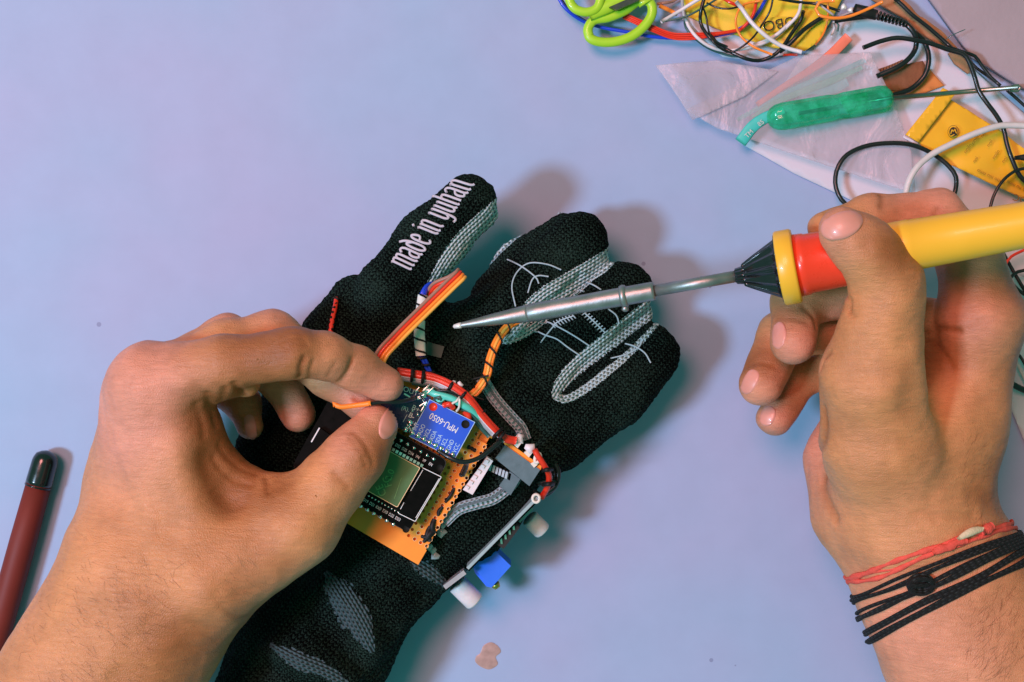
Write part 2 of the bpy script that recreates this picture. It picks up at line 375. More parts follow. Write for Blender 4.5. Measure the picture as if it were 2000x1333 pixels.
def bag_mat():
    m, t, b = nt('milky_plastic_film'); L = t.links.new
    out = t.nodes['Material Output']; tr = N(t, 'ShaderNodeBsdfTransparent'); tr.inputs[0].default_value = (.97, .95, .97, 1)
    b.inputs['Base Color'].default_value = (.66, .60, .66, 1); b.inputs['Roughness'].default_value = .3
    tc = N(t, 'ShaderNodeTexCoord'); n = N(t, 'ShaderNodeTexNoise', i_Scale=38, i_Detail=4.0, i_Distortion=1.2); L(tc.outputs['Object'], n.inputs['Vector'])
    mr = N(t, 'ShaderNodeMapRange'); mr.inputs['To Min'].default_value = .22; mr.inputs['To Max'].default_value = .42; L(n.outputs['Fac'], mr.inputs['Value'])
    bp = N(t, 'ShaderNodeBump', i_Strength=1.0, i_Distance=.003); L(n.outputs['Fac'], bp.inputs['Height']); L(bp.outputs[0], b.inputs['Normal'])
    mx = N(t, 'ShaderNodeMixShader'); L(mr.outputs[0], mx.inputs[0]); L(tr.outputs[0], mx.inputs[1]); L(b.outputs[0], mx.inputs[2]); L(mx.outputs[0], out.inputs[0])
    return m
M['bag'] = bag_mat()
def green_mat():
    m, t, b = nt('green_clear_plastic'); L = t.links.new; out = t.nodes['Material Output']
    tr = N(t, 'ShaderNodeBsdfTransparent'); tr.inputs[0].default_value = (.25, .95, .68, 1)
    tc = N(t, 'ShaderNodeTexCoord'); n = N(t, 'ShaderNodeTexNoise', i_Scale=160, i_Detail=3.0); L(tc.outputs['Object'], n.inputs['Vector'])
    r = N(t, 'ShaderNodeValToRGB'); e = r.color_ramp.elements; e[0].position = .35; e[0].color = (.02, .36, .18, 1); e[1].position = .62; e[1].color = (.10, .85, .58, 1)
    L(n.outputs['Fac'], r.inputs['Fac']); L(r.outputs[0], b.inputs['Base Color']); b.inputs['Roughness'].default_value = .14; b.inputs['Coat Weight'].default_value = .5
    mx = N(t, 'ShaderNodeMixShader'); mx.inputs[0].default_value = .36; L(tr.outputs[0], mx.inputs[1]); L(b.outputs[0], mx.inputs[2]); L(mx.outputs[0], out.inputs[0])
    return m
M['green_clear'] = green_mat()

# ------------------------------------------------------------------ implicit surfaces
class Body:
    """smooth union of tapered capsules, meshed with surface nets"""
    def __init__(s): s.groups = []; s.k = []        # groups of (chain list, inner k); joined with outer k
    def chain(s, pts, k=.004, flat=1.0, n=(0, 0, 1)):
        """pts: (px, py, z, r_px)"""
        c = []
        for i in range(len(pts)-1):
            a, b = pts[i], pts[i+1]
            c.append((P(*a[:3]), P(*b[:3]), a[3]*K(a[2]), b[3]*K(b[2]), flat, np.array(n, float)))
        return (c, k)
    @staticmethod
    def cone(X, c):
        a, b, ra, rb, flat, n = c
        ba = b-a; pa = X-a; h = np.clip(pa@ba/(ba@ba+1e-12), 0, 1)[:, None]
        v = pa-h*ba
        if flat != 1.0:
            vn = (v@n)[:, None]; v = v+n*vn*(1/flat-1)
        return np.sqrt((v*v).sum(1))-(ra+(rb-ra)*h[:, 0])
    @staticmethod
    def smin(a, b, k):
        h = np.clip(.5+.5*(b-a)/k, 0, 1); return b*(1-h)+a*h-k*h*(1-h)
    def chain_d(s, X, ch):
        d = None
        for c in ch[0]:
            e = s.cone(X, c); d = e if d is None else s.smin(d, e, ch[1])
        return d
    def __call__(s, X):
        X = np.asarray(X, float); d = s.base(X); return d
    def base(s, X):
        D = None
        for chains, kin, kout in s.groups:
            g = None
            for ch in chains:
                e = s.chain_d(X, ch); g = e if g is None else s.smin(g, e, kin)
            D = g if D is None else s.smin(D, g, kout)
        for (c, r, k) in getattr(s, 'cuts', []):
            D = -s.smin(-D, s.cone(X, c), k)
        return D
    def cut(s, a, b, ra, rb, k=.004):
        if not hasattr(s, 'cuts'): s.cuts = []
        s.cuts.append(((P(*a), P(*b), ra*K(a[2]), rb*K(b[2]), 1.0, np.zeros(3)), 0, k))
    def grad(s, X, e=2e-4):
        g = np.stack([s(X+np.eye(3)[i]*e)-s(X-np.eye(3)[i]*e) for i in range(3)], 1)
        return g/(np.linalg.norm(g, axis=1)[:, None]+1e-12)
    def cast(s, px, py, z0=.16):
        """where the line of sight through these photo pixels first meets the surface"""
        px = np.atleast_1d(np.array(px, float)); py = np.atleast_1d(np.array(py, float))
        A = np.stack([(px-CX)*S*(H-z0)/H, -(py-CY)*S*(H-z0)/H, np.full_like(px, z0)], 1)
        d = np.stack([(px-CX)*S, -(py-CY)*S, np.full_like(px, -H)], 1); d /= np.linalg.norm(d, axis=1)[:, None]
        t = np.zeros(len(px))
        for _ in range(70): t += np.clip(s(A+d*t[:, None]), -.002, .02)*.8
        X = A+d*t[:, None]; ok = np.abs(s(X)) < 4e-4
        return X, ok
    def mesh(s, lo, hi, h):
        lo = np.array(lo); hi = np.array(hi)
        # coarse pass then fine blocks only near the surface
        n = np.ceil((hi-lo)/h).astype(int)+1
        B = 16; nb = np.ceil((n-1)/B).astype(int)
        vals = {}
        V = []; idx = -np.ones(tuple(nb*B+2), dtype=np.int64)
        F = np.full(tuple(nb*B+2), 1.0, dtype=np.float32)
        cx = [lo[i]+(np.arange(nb[i])*B+B/2)*h for i in range(3)]
        G = np.stack(np.meshgrid(*cx, indexing='ij'), -1).reshape(-1, 3)
        dc = s(G).reshape(tuple(nb)); rad = B*h*.9+.006
        ax = np.arange(B+1)*h
        loc = np.stack(np.meshgrid(ax, ax, ax, indexing='ij'), -1).reshape(-1, 3)
        for (i, j, k) in np.argwhere(np.abs(dc) < rad):
            o = lo+np.array([i, j, k])*B*h
            F[i*B:i*B+B+1, j*B:j*B+B+1, k*B:k*B+B+1] = s(loc+o).reshape(B+1, B+1, B+1)
        for (i, j, k) in np.argwhere(dc <= -rad):
            sl = F[i*B:i*B+B+1, j*B:j*B+B+1, k*B:k*B+B+1]; sl[sl == 1.0] = -1.0
        neg = F < 0
        c = np.zeros(tuple(np.array(F.shape)-1), dtype=np.int8)
        for a in (0, 1):
            for b in (0, 1):
                for d in (0, 1):
                    c += neg[a:F.shape[0]-1+a, b:F.shape[1]-1+b, d:F.shape[2]-1+d]
        act = np.argwhere((c > 0) & (c < 8))
        idx = -np.ones(c.shape, dtype=np.int64); idx[act[:, 0], act[:, 1], act[:, 2]] = np.arange(len(act))
        X = lo+(act+.5)*h
        for _ in range(4):
            d = s(X); X = X-s.grad(X)*np.clip(d, -.5*h, .5*h)[:, None]
        faces = []
        for axis in range(3):
            sh = [slice(None)]*3; sh2 = [slice(None)]*3
            sh[axis] = slice(0, -1); sh2[axis] = slice(1, None)
            cross = neg[tuple(sh)] != neg[tuple(sh2)]
            e = np.argwhere(cross); a1, a2 = [(1, 2), (2, 0), (0, 1)][axis]
            e = e[(e[:, a1] > 0) & (e[:, a2] > 0)]
            if not len(e): continue
            def at(d1, d2):
                q = e.copy(); q[:, a1] += d1; q[:, a2] += d2
                q = np.minimum(q, np.array(idx.shape)-1)
                return idx[q[:, 0], q[:, 1], q[:, 2]]
            q = np.stack([at(-1, -1), at(0, -1), at(0, 0), at(-1, 0)], 1)
            s0 = neg[e[:, 0], e[:, 1], e[:, 2]]
            q[~s0] = q[~s0][:, ::-1]; q = q[(q >= 0).all(1)]; faces.append(q)
        return X, np.concatenate(faces)

def refine(X, Fq):
    """one linear subdivision of a quad mesh"""
    n = len(X); E = np.concatenate([Fq[:, [i, (i+1) % 4]] for i in range(4)]); Es = np.sort(E, 1)
    u, inv = np.unique(Es, axis=0, return_inverse=True); inv = inv.reshape(4, -1).T+n
    mid = (X[u[:, 0]]+X[u[:, 1]])/2; cen = X[Fq].mean(1); ci = n+len(u)+np.arange(len(Fq))
    X2 = np.concatenate([X, mid, cen])
    F2 = np.concatenate([np.stack([Fq[:, i], inv[:, i], ci, inv[:, (i-1) % 4]], 1) for i in range(4)])
    return X2, F2
def poly_dist(X, pts):
    d = np.full(len(X), 1e9)
    for a, b in zip(pts[:-1], pts[1:]):
        ba = b-a; h = np.clip((X-a)@ba/(ba@ba+1e-12), 0, 1)[:, None]
        d = np.minimum(d, np.linalg.norm(X-a-h*ba, axis=1))
    return d
_dirs = rng.normal(size=(60, 3)); _ph = rng.uniform(0, 6.28, 60)
def lump(X, freq, seed=0, n=10):
    o = np.zeros(len(X))
    for i in range(n):
        j = (i+seed*7) % 60; d = _dirs[j]/np.linalg.norm(_dirs[j])
        o += np.sin(X@d*freq*(1+.6*(i/n))+_ph[j]+1.7*np.sin(X@_dirs[(j+3) % 60]*freq*.4))
    return o/math.sqrt(n)
def np_mesh(name, X, F, m, parent=None, cols=None):
    me = bpy.data.meshes.new(name); me.vertices.add(len(X)); me.vertices.foreach_set('co', X.astype(np.float32).ravel())
    me.loops.add(F.size); me.loops.foreach_set('vertex_index', F.astype(np.int32).ravel())
    me.polygons.add(len(F)); me.polygons.foreach_set('loop_start', np.arange(0, F.size, 4, dtype=np.int32))
    me.update(calc_edges=True); me.validate()
    me.polygons.foreach_set('use_smooth', [True]*len(me.polygons))
    if cols is not None:
        ca = me.color_attributes.new('tint', 'FLOAT_COLOR', 'POINT'); ca.data.foreach_set('color', cols.astype(np.float32).ravel())
    me.materials.append(m)
    o = bpy.data.objects.new(name, me); C.objects.link(o)
    if parent is not None: o.parent = parent; o.location = Vector((0, 0, 0))-parent.location
    return o
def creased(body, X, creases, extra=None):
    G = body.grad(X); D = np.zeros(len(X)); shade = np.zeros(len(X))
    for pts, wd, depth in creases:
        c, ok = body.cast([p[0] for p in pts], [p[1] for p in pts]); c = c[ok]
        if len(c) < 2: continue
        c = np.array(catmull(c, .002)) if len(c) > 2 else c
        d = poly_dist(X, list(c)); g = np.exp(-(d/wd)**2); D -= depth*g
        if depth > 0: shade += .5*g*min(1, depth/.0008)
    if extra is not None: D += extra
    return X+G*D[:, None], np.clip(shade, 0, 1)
def drape(body, pts, lift=0.0, step=3.0):
    """px path laid on the body (or left on the table where it misses)"""
    q = catmull([np.array([p[0], p[1], 0.0]) for p in pts], step); X, ok = body.cast([a[0] for a in q], [a[1] for a in q])
    G = body.grad(X); X = X+G*lift
    return [x for x, o in zip(X, ok) if o]
def patch(body, pfun, nu, nv, lift):
    """grid patch of photo pixels dropped on the body: pfun(u,v)->(px,py)"""
    U = [(i/(nu-1), j/(nv-1)) for j in range(nv) for i in range(nu)]
    q = [pfun(u, v) for u, v in U]; X, ok = body.cast([a[0] for a in q], [a[1] for a in q]); G = body.grad(X)
    L = np.array([lift(u, v) for u, v in U]); X = X+G*L[:, None]
    F = [(j*nu+i, j*nu+i+1, (j+1)*nu+i+1, (j+1)*nu+i) for j in range(nv-1) for i in range(nu-1)]
    F = [f for f in F if all(ok[k] for k in f)]
    return X, F

# ================================================================== SETTING
tb = mobj('table_top', *prism([(-.7, -.6), (.7, -.6), (.7, .6), (-.7, .6)], -.03, 0), M['table'], None, False)
tag(tb, 'pale lavender blue laminate table top under everything', kind='structure')

# ================================================================== GLOVE
gl = Body()
fingers = [
 gl.chain([(916, 391, .043, 53), (838, 474, .042, 60), (768, 566, .040, 70)], .006, .85),
 gl.chain([(948, 416, .038, 24), (884, 476, .037, 25), (842, 540, .036, 24)], .006, .9),
 gl.chain([(1132, 471, .031, 57), (1050, 552, .033, 60), (950, 655, .035, 68)], .006, .85),
 gl.chain([(1160, 512, .028, 28), (1080, 565, .032, 32), (1010, 640, .035, 30)], .006, .9),
 gl.chain([(1102, 450, .025, 34), (1014, 514, .026, 38), (966, 576, .027, 44)], .006, .9),
 gl.chain([(1216, 566, .030, 57), (1140, 645, .031, 60), (1050, 730, .033, 66)], .006, .85),
 gl.chain([(1248, 615, .026, 26), (1180, 675, .031, 30), (1105, 752, .034, 28)], .006, .9),
 gl.chain([(1264, 694, .027, 64), (1195, 765, .030, 68), (1085, 845, .031, 76)], .006, .85),
 gl.chain([(698, 600, .030, 62), (660, 670, .032, 68), (600, 790, .028, 74), (545, 890, .026, 88)], .008, .85)]
palm = [
 gl.chain([(780, 640, .034, 100), (770, 900, .032, 120)], .01, .8),
 gl.chain([(930, 700, .034, 100), (900, 980, .032, 118)], .01, .8),
 gl.chain([(1010, 800, .033, 98), (952, 928, .032, 94)], .01, .8),
 gl.chain([(860, 955, .030, 114), (785, 1075, .028, 100), (600, 1290, .028, 140), (540, 1420, .028, 145)], .012, .8)]
gl.groups = [(palm, .012, 0), (fingers, .0022, .010)]
X, Fq = gl.mesh((-.145, -.165, -.004), (.09, .085, .085), .0013)
X, Fq = refine(X, Fq); X = X-gl.grad(X)*gl(X)[:, None]
gcre = [
 ([(1000, 650), (1060, 600), (1130, 545), (1190, 500)], .0022, .0018),
 ([(1095, 770), (1140, 715), (1210, 655), (1270, 610)], .0022, .0018),
 ([(945, 500), (900, 560), (860, 610)], .003, .0015),
 # wool folds at the cuff: ridges then valleys
 ([(640, 1150), (690, 1190), (725, 1265)], .0065, -.0045), ([(610, 1190), (650, 1240), (700, 1290)], .005, .0035),
 ([(545, 1270), (610, 1300), (680, 1330)], .006, -.004), ([(520, 1310), (600, 1350)], .005, .0035),
 ([(810, 1105), (840, 1125), (865, 1140)], .004, -.003), ([(790, 1130), (830, 1165)], .004, .003),
 ([(1000, 770), (1060, 790), (1110, 760)], .006, -.002), ([(1010, 690), (1040, 740)], .006, .0015),
 ([(870, 590), (890, 640), (950, 690)], .007, .002),
]
X, _ = creased(gl, X, gcre, lump(X, 260, 1)*.0004+lump(X, 1500, 3)*.00018)
X[:, 2] = np.maximum(X[:, 2], .0008)
glove = empty('knitted_glove', P(880, 900, 0), 'black knitted glove lying palm down with grey stitched seams and white lettering along one finger', 'glove')
def split_strips(X, Fq, strips, ragged=0):
    """cut the sewn grey side panels or painted cuff highlights out of the glove surface along photo-space centre lines"""
    pxs = np.stack([CX+X[:, 0]/(S*(H-X[:, 2])/H), CY-X[:, 1]/(S*(H-X[:, 2])/H)], 1)
    rest = np.ones(len(Fq), bool); out = []
    fc = pxs[Fq].mean(1); fz = X[Fq][:, :, 2].mean(1)
    def uvw(Q, pts):
        q = np.array(catmull([np.array([*p, 0.]) for p in pts], 4)); n = len(q); seg = q[1:]-q[:-1]; L = np.r_[0, np.cumsum(np.linalg.norm(seg[:, :2], axis=1))]
        best = np.full(len(Q), 1e9); u = np.zeros(len(Q)); v = np.zeros(len(Q)); w = np.zeros(len(Q))
        for i in range(n-1):
            a, b = q[i], q[i+1]; ba = b[:2]-a[:2]; l = ba@ba; t0 = ((Q-a[:2])@ba)/l; t = np.clip(t0, 0, 1)
            d = Q-a[:2]-t[:, None]*ba; dd_ = np.sqrt((d*d).sum(1)); m = dd_ < best
            best[m] = dd_[m]; u[m] = (L[i]+t[m]*math.sqrt(l)); w[m] = a[2]+(b[2]-a[2])*t[m]
            v[m] = ((ba[0]*d[:, 1]-ba[1]*d[:, 0])/math.sqrt(l))[m]
        return best, u, v, w
    for pts in strips:
        b_, u_, v_, w_ = uvw(fc, pts); sel = rest & (b_ < w_*(1.0 if ragged == 0 else .72+ragged*np.abs(lump(np.c_[fc, fc[:, :1]*0], .22, 5)))) & (fz > pts_z)
        rest &= ~sel; out.append((Fq[sel], pts))
    res = []
    Gn = gl.grad(X)
    for Fs, pts in out:
        if not len(Fs): continue
        ids, inv = np.unique(Fs, return_inverse=True); Fn = inv.reshape(-1, 4)
        _, u_, v_, w_ = uvw(pxs[ids], pts); res.append((X[ids]+Gn[ids]*.0003, Fn, np.stack([u_*K(.04), v_*K(.04)/.0125+.5], 1)))
    return Fq[rest], res
pts_z = .004
strips = [
 [(984, 386, 10), (962, 424, 24), (914, 470, 25), (882, 508, 22), (852, 556, 18)],
 [(1200, 486, 10), (1178, 512, 19), (1123, 546, 20), (1067, 579, 19), (1022, 621, 17), (994, 652, 13)],
 [(1200, 500, 4), (1146, 552, 7), (1088, 600, 7), (1042, 640, 8), (1003, 660, 9), (982, 664, 9)],
 [(1288, 582, 11), (1252, 616, 18), (1180, 672, 17), (1129, 713, 16), (1098, 746, 13), (1084, 769, 8)],
 [(1288, 628, 4), (1232, 688, 6), (1180, 732, 8), (1132, 768, 8), (1104, 780, 8), (1085, 774, 8)],
 [(1138, 402, 5), (1082, 414, 8), (1008, 454, 12), (955, 504, 12), (912, 560, 7)]]
cuff_highlights = [[(640, 1122, 8), (668, 1165, 30), (698, 1215, 30), (724, 1266, 10)], [(532, 1262, 5), (580, 1288, 19), (640, 1312, 15), (676, 1332, 5)], [(802, 1094, 5), (835, 1114, 17), (866, 1140, 7)]]  # light catching the cuff folds, painted as areas of lighter knit
F_rest, SR = split_strips(X, Fq, strips)
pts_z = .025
F_rest, SP = split_strips(X, F_rest, cuff_highlights, .28)
for Xs, Fs, uv_ in SP: mobj('cuff_highlight', Xs, Fs, M['patch'], glove, True, uv_)
np_mesh('glove_fabric', X, F_rest, M['knit'], glove)
SR_n = len(SR)
for Xs, Fs, uv_ in SR: mobj('side_panel', Xs, Fs, M['strip'], glove, True, uv_)

# ================================================================== PERSON
person = empty('person', P(1000, 1400, .06), 'bare armed person pinching a wire in one hand and holding a soldering iron', 'person')
TAN = np.array([.60, .258, .102]); PINK = np.array([.69, .285, .185]); BROWN = np.array([.30, .10, .03])
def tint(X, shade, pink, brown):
    """pigment: rosier finger pads and knuckles, browner joints; shade of folds and creases painted brown"""
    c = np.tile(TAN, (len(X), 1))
    pw = np.zeros(len(X)); bw = shade*.9  # crease shade painted into the skin colour
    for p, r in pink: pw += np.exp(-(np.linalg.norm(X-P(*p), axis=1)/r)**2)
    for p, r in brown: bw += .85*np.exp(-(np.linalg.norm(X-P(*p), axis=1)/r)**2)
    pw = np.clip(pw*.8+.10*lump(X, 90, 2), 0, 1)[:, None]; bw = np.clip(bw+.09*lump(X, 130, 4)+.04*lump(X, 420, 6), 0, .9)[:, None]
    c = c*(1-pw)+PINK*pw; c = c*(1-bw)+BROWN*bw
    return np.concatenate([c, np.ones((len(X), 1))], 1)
def hairs(body, name, parent, region, n, dirf, L=.006):
    V = []; F = []
    px = rng.uniform(region[0], region[2], n); py = rng.uniform(region[1], region[3], n)
    X, ok = body.cast(px, py); G = body.grad(X)
    for x, g, o, a, b in zip(X, G, ok, px, py):
        if not o or x[2] < .02: continue
        d = dirf(a, b); t = np.array([d[0], -d[1], 0.])+rng.normal(size=3)*.35; t = t-g*t.dot(g); t /= np.linalg.norm(t)
        l = L*rng.uniform(.5, 1.2); s = np.cross(t, g)*.000035; k = len(V)
        m = x+t*l*.5+g*l*.06; e = x+t*l+g*l*.03
        V += [x-s, x+s, m-s*.7, m+s*.7, e]; F += [(k, k+1, k+3, k+2), (k+2, k+3, k+4)]
    o = mobj(name, V, F, M['hair'], parent); o['kind'] = 'stuff'; return o

# ---------------------------------------------------------------- left arm
lh = Body()
index = lh.chain([(300, 745, .092, 76), (440, 712, .097, 56), (570, 690, .098, 47), (636, 696, .093, 43), (697, 722, .085, 40), (753, 751, .080, 36)], .004)
indexpad = lh.chain([(440, 735, .092, 52), (478, 745, .09, 34)], .006)
middle = lh.chain([(320, 735, .075, 62), (440, 680, .072, 52), (533, 655, .068, 47), (640, 735, .066, 40), (706, 785, .068, 38)], .004)
ring = lh.chain([(300, 750, .06, 62), (445, 663, .055, 46), (545, 740, .052, 38), (582, 812, .054, 34)], .004)
little = lh.chain([(290, 780, .047, 50), (400, 735, .042, 38), (475, 790, .046, 31), (489, 832, .050, 26)], .004)
thumb = lh.chain([(420, 1120, .082, 108), (585, 1022, .083, 78), (645, 948, .083, 62), (697, 888, .083, 54), (733, 836, .080, 44)], .006)
pal = [
 lh.chain([(395, 1060, .080, 95), (330, 850, .084, 88), (292, 765, .088, 76)], .012, .9),
 lh.chain([(310, 1050, .070, 120), (268, 775, .074, 70)], .012, .9),
 lh.chain([(255, 1030, .060, 108), (262, 800, .056, 62)], .012, .9),
 lh.chain([(400, 950, .075, 78), (492, 985, .077, 52), (560, 1000, .080, 60)], .012, .9),
 lh.chain([(290, 1165, .076, 186), (130, 1440, .072, 196)], .012, .72)]
lh.groups = [(pal, .014, 0), ([index, indexpad, middle, ring, little, thumb], .0022, .009)]
X, Fq = lh.mesh((-.235, -.155, .012), (-.035, .022, .118), .0013)
X, Fq = refine(X, Fq); X = X-lh.grad(X)*lh(X)[:, None]
lcre = [
 ([(458, 752), (470, 768), (478, 778)], .0012, .0014),
 ([(586, 738), (588, 715), (594, 700)], .0010, .0011), ([(604, 740), (606, 722), (612, 706)], .0008, .0005),
 ([(664, 747), (680, 726), (688, 704)], .0010, .0012), ([(640, 738), (648, 722), (655, 710)], .0008, .0004),
 ([(552, 655), (566, 648), (582, 650)], .0009, .0005), ([(548, 668), (566, 660), (590, 662)], .0009, .0005), ([(560, 680), (576, 672), (596, 672)], .0009, .0005),
 ([(405, 770), (412, 800), (420, 830)], .0014, .0008), ([(385, 790), (392, 820), (398, 850)], .0014, .0007), ([(440, 760), (430, 785)], .0012, .0008),
 ([(430, 870), (455, 900), (500, 925)], .0012, .0006), ([(425, 895), (450, 925), (490, 945)], .0012, .0007),
 ([(415, 905), (438, 965), (452, 985)], .006, .0040), ([(470, 935), (450, 970)], .004, .0016),
 ([(672, 850), (690, 866), (706, 888)], .0009, -.0006), ([(690, 845), (712, 868), (728, 905)], .0010, .0007), ([(682, 858), (700, 880), (714, 908)], .0008, .0006),
 ([(655, 925), (678, 950)], .0012, .0006), ([(520, 935), (524, 960)], .0010, .0009),
 ([(330, 790), (350, 900), (380, 1020)], .0050, -.0012), ([(270, 790), (265, 900), (290, 1020)], .0050, -.0010), ([(250, 920), (285, 985), (300, 1060)], .0022, -.0006),
 ([(430, 1185), (455, 1200), (480, 1205)], .0012, .0004), ([(395, 1185), (430, 1210)], .006, -.0008), ([(460, 1160), (520, 1140)], .0014, .0003),
 ([(500, 1050), (560, 1100)], .005, .0010), ([(230, 1130), (330, 1180), (420, 1250)], .0016, .0002), ([(250, 1160), (330, 1215), (390, 1290)], .0016, .0002),
]
lcre = [(a, b*1.25, c*.7) for a, b, c in lcre]
X, sh = creased(lh, X, lcre, lump(X, 170, 0)*.00035+lump(X, 700, 5)*.00007)
pink = [((770, 755, .08), .013), ((735, 770, .085), .010), ((705, 785, .07), .012), ((582, 812, .06), .012), ((250, 760, .09), .022), ((250, 850, .09), .025), ((680, 870, .09), .009),
        ((310, 720, .10), .018), ((640, 700, .09), .012), ((540, 625, .07), .012), ((440, 625, .06), .012)]
brown = [((570, 670, .10), .011), ((490, 695, .10), .016), ((400, 800, .09), .010), ((430, 915, .085), .010), ((420, 860, .09), .010), ((440, 950, .08), .014), ((715, 900, .09), .009), ((545, 980, .09), .010), ((390, 780, .09), .014), ((330, 1260, .09), .022), ((450, 1190, .08), .016)]
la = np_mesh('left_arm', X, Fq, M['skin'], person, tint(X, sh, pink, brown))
la['label'] = 'left hand pinching a thin wire between thumb and index finger'
# nails
def nail(body, parent, c, ax, hl, hw, lift=.0005, name='fingernail'):
    """c = centre px, ax = px direction towards the finger tip, half length / half width in px"""
    ax = np.array(ax, float); ax /= np.linalg.norm(ax); sd = np.array([-ax[1], ax[0]])
    def pf(u, v):
        a = (u-.5)*2; b = (v-.5)*2
        # squared ellipse, rounder at the root
        q = math.sqrt(max(0, 1-.5*a*a)); p = math.sqrt(max(0, 1-.5*b*b))
        r = np.array(c)+ax*hl*a*p+sd*hw*b*q
        return r[0], r[1]
    def lf(u, v):
        e = min(u, 1-u, v, 1-v)*2
        return lift*(min(1, e*6))+(.0004 if u > .93 else 0)
    Xn, Fn = patch(body, pf, 17, 13, lf)
    if Fn:       # keep the largest connected piece
        comp = {}; left = set(range(len(Fn))); best = []
        vf = {}
        for i, f in enumerate(Fn):
            for v in f: vf.setdefault(v, []).append(i)
        while left:
            s0 = [left.pop()]; grp = list(s0)
            while s0:
                i = s0.pop()
                for v in Fn[i]:
                    for j in vf[v]:
                        if j in left: left.remove(j); s0.append(j); grp.append(j)
            if len(grp) > len(best): best = grp
        Fn = [Fn[i] for i in best]
        ids = sorted({v for f in Fn for v in f}); mpv = {v: i for i, v in enumerate(ids)}; Xn = Xn[ids]; Fn = [tuple(mpv[v] for v in f) for f in Fn]
        mobj(name, Xn, Fn, M['nail'], parent)
nail(lh, la, (760, 826), (.35, -.94), 34, 18)
nail(lh, la, (489, 832), (.2, 1), 26, 12)
hairs(lh, 'forearm_hair', la, (40, 1080, 520, 1333), 420, lambda a, b: (.75, .6), .006)

# ---------------------------------------------------------------- right arm
rh = Body()
r_thumb = rh.chain([(1762, 1010, .068, 114), (1716, 860, .080, 100), (1702, 735, .092, 86), (1722, 632, .100, 62), (1738, 546, .105, 51), (1692, 484, .111, 44), (1641, 450, .115, 43)], .012)
r_index = rh.chain([(1915, 625, .072, 78), (1890, 490, .066, 60), (1832, 416, .066, 43), (1700, 424, .068, 40), (1612, 448, .076, 34)], .005)
r_middle = rh.chain([(1880, 680, .055, 62), (1680, 575, .056, 44), (1556, 592, .062, 47), (1550, 668, .072, 44)], .004)
r_ring = rh.chain([(1850, 740, .042, 60), (1650, 640, .042, 46), (1528, 655, .046, 46), (1487, 750, .056, 43)], .004)
r_little = rh.chain([(1800, 800, .032, 55), (1640, 705, .032, 40), (1560, 735, .034, 38), (1513, 817, .042, 36)], .004)
rp = [
 rh.chain([(1795, 990, .064, 108), (1864, 845, .066, 82), (1922, 640, .068, 74)], .014, .9),
 rh.chain([(1740, 980, .055, 112), (1850, 790, .048, 95), (1880, 660, .052, 70)], .014, .9),
 rh.chain([(1830, 870, .074, 80), (1792, 1000, .070, 108)], .014, .9),
 rh.chain([(1660, 1010, .050, 70), (1645, 900, .044, 58), (1690, 800, .040, 70)], .014, .9),
 rh.chain([(1776, 1000, .062, 144), (1848, 1150, .064, 158), (1922, 1295, .066, 174), (2000, 1440, .066, 186)], .014, .75)]
rh.groups = [(rp, .014, 0), ([r_index, r_middle, r_ring, r_little], .0018, .009), ([r_thumb], .004, .007)]
rh.cut((1830, 668, .090), (1850, 770, .092), 22, 26, .010)
X, Fq = rh.mesh((.075, -.17, .008), (.225, .07, .140), .0013)
X, Fq = refine(X, Fq); X = X-rh.grad(X)*rh(X)[:, None]
rcre = [
 ([(1808, 650), (1840, 642), (1875, 646)], .0010, .0012), ([(1880, 646), (1915, 630)], .0014, .0003), ([(1810, 668), (1840, 690), (1860, 720)], .0014, .0007),
 ([(1722, 380), (1724, 392), (1722, 402)], .0012, .0012), ([(1822, 425), (1832, 410)], .0010, .0008), ([(1655, 392), (1690, 400)], .0012, .0004),
 ([(1655, 575), (1662, 590), (1660, 605)], .0012, .0010), ([(1655, 600), (1668, 618)], .001, .0006),
 ([(1775, 545), (1790, 540)], .0008, .00018), ([(1770, 560), (1792, 556)], .0008, .00018), ([(1768, 528), (1790, 522)], .0008, .00018), ([(1772, 575), (1794, 573)], .0008, .00018),
 ([(1700, 470), (1740, 476), (1765, 500)], .0020, .0004), ([(1690, 482), (1730, 492)], .0020, .0003),
 ([(1790, 700), (1810, 800), (1830, 900)], .0050, -.0014), ([(1770, 720), (1775, 800)], .0040, .0010),
 ([(1570, 600), (1590, 622), (1594, 640)], .0010, .0008), ([(1515, 625), (1545, 622), (1575, 630)], .001, .0005),
 ([(1462, 715), (1490, 708), (1510, 715)], .001, .0005), ([(1604, 720), (1612, 700), (1622, 690)], .001, .0010),
 ([(1607, 800), (1608, 860), (1610, 930), (1630, 1010)], .0020, .0018),
 ([(1800, 1000), (1850, 1010), (1900, 1005)], .0014, .0004), ([(1900, 960), (1925, 980)], .004, .0010),
]
rcre = [(a, b*1.25, c*.7) for a, b, c in rcre]
X, sh = creased(rh, X, rcre, lump(X, 170, 1)*.00035+lump(X, 700, 6)*.00007)
pink = [((1620, 440, .115), .014), ((1550, 690, .08), .013), ((1485, 765, .06), .013), ((1512, 830, .05), .013), ((1900, 600, .08), .017), ((1780, 400, .07), .018), ((1850, 400, .07), .012), ((1595, 900, .05), .02),
        ((1640, 600, .06), .012), ((1800, 1260, .09), .03)]
brown = [((1950, 560, .08), .014), ((1980, 680, .07), .014), ((1830, 560, .07), .014), ((1925, 880, .07), .016), ((1920, 980, .07), .014), ((1760, 490, .12), .010), ((1545, 620, .07), .008), ((1485, 700, .06), .010), ((1850, 700, .07), .012), ((1960, 1200, .07), .02), ((1545, 780, .045), .008)]
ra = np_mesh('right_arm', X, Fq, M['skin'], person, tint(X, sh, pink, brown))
ra['label'] = 'right hand gripping the soldering iron like a pen'
nail(rh, ra, (1645, 440), (-.93, .36), 42, 26, name='fingernail')
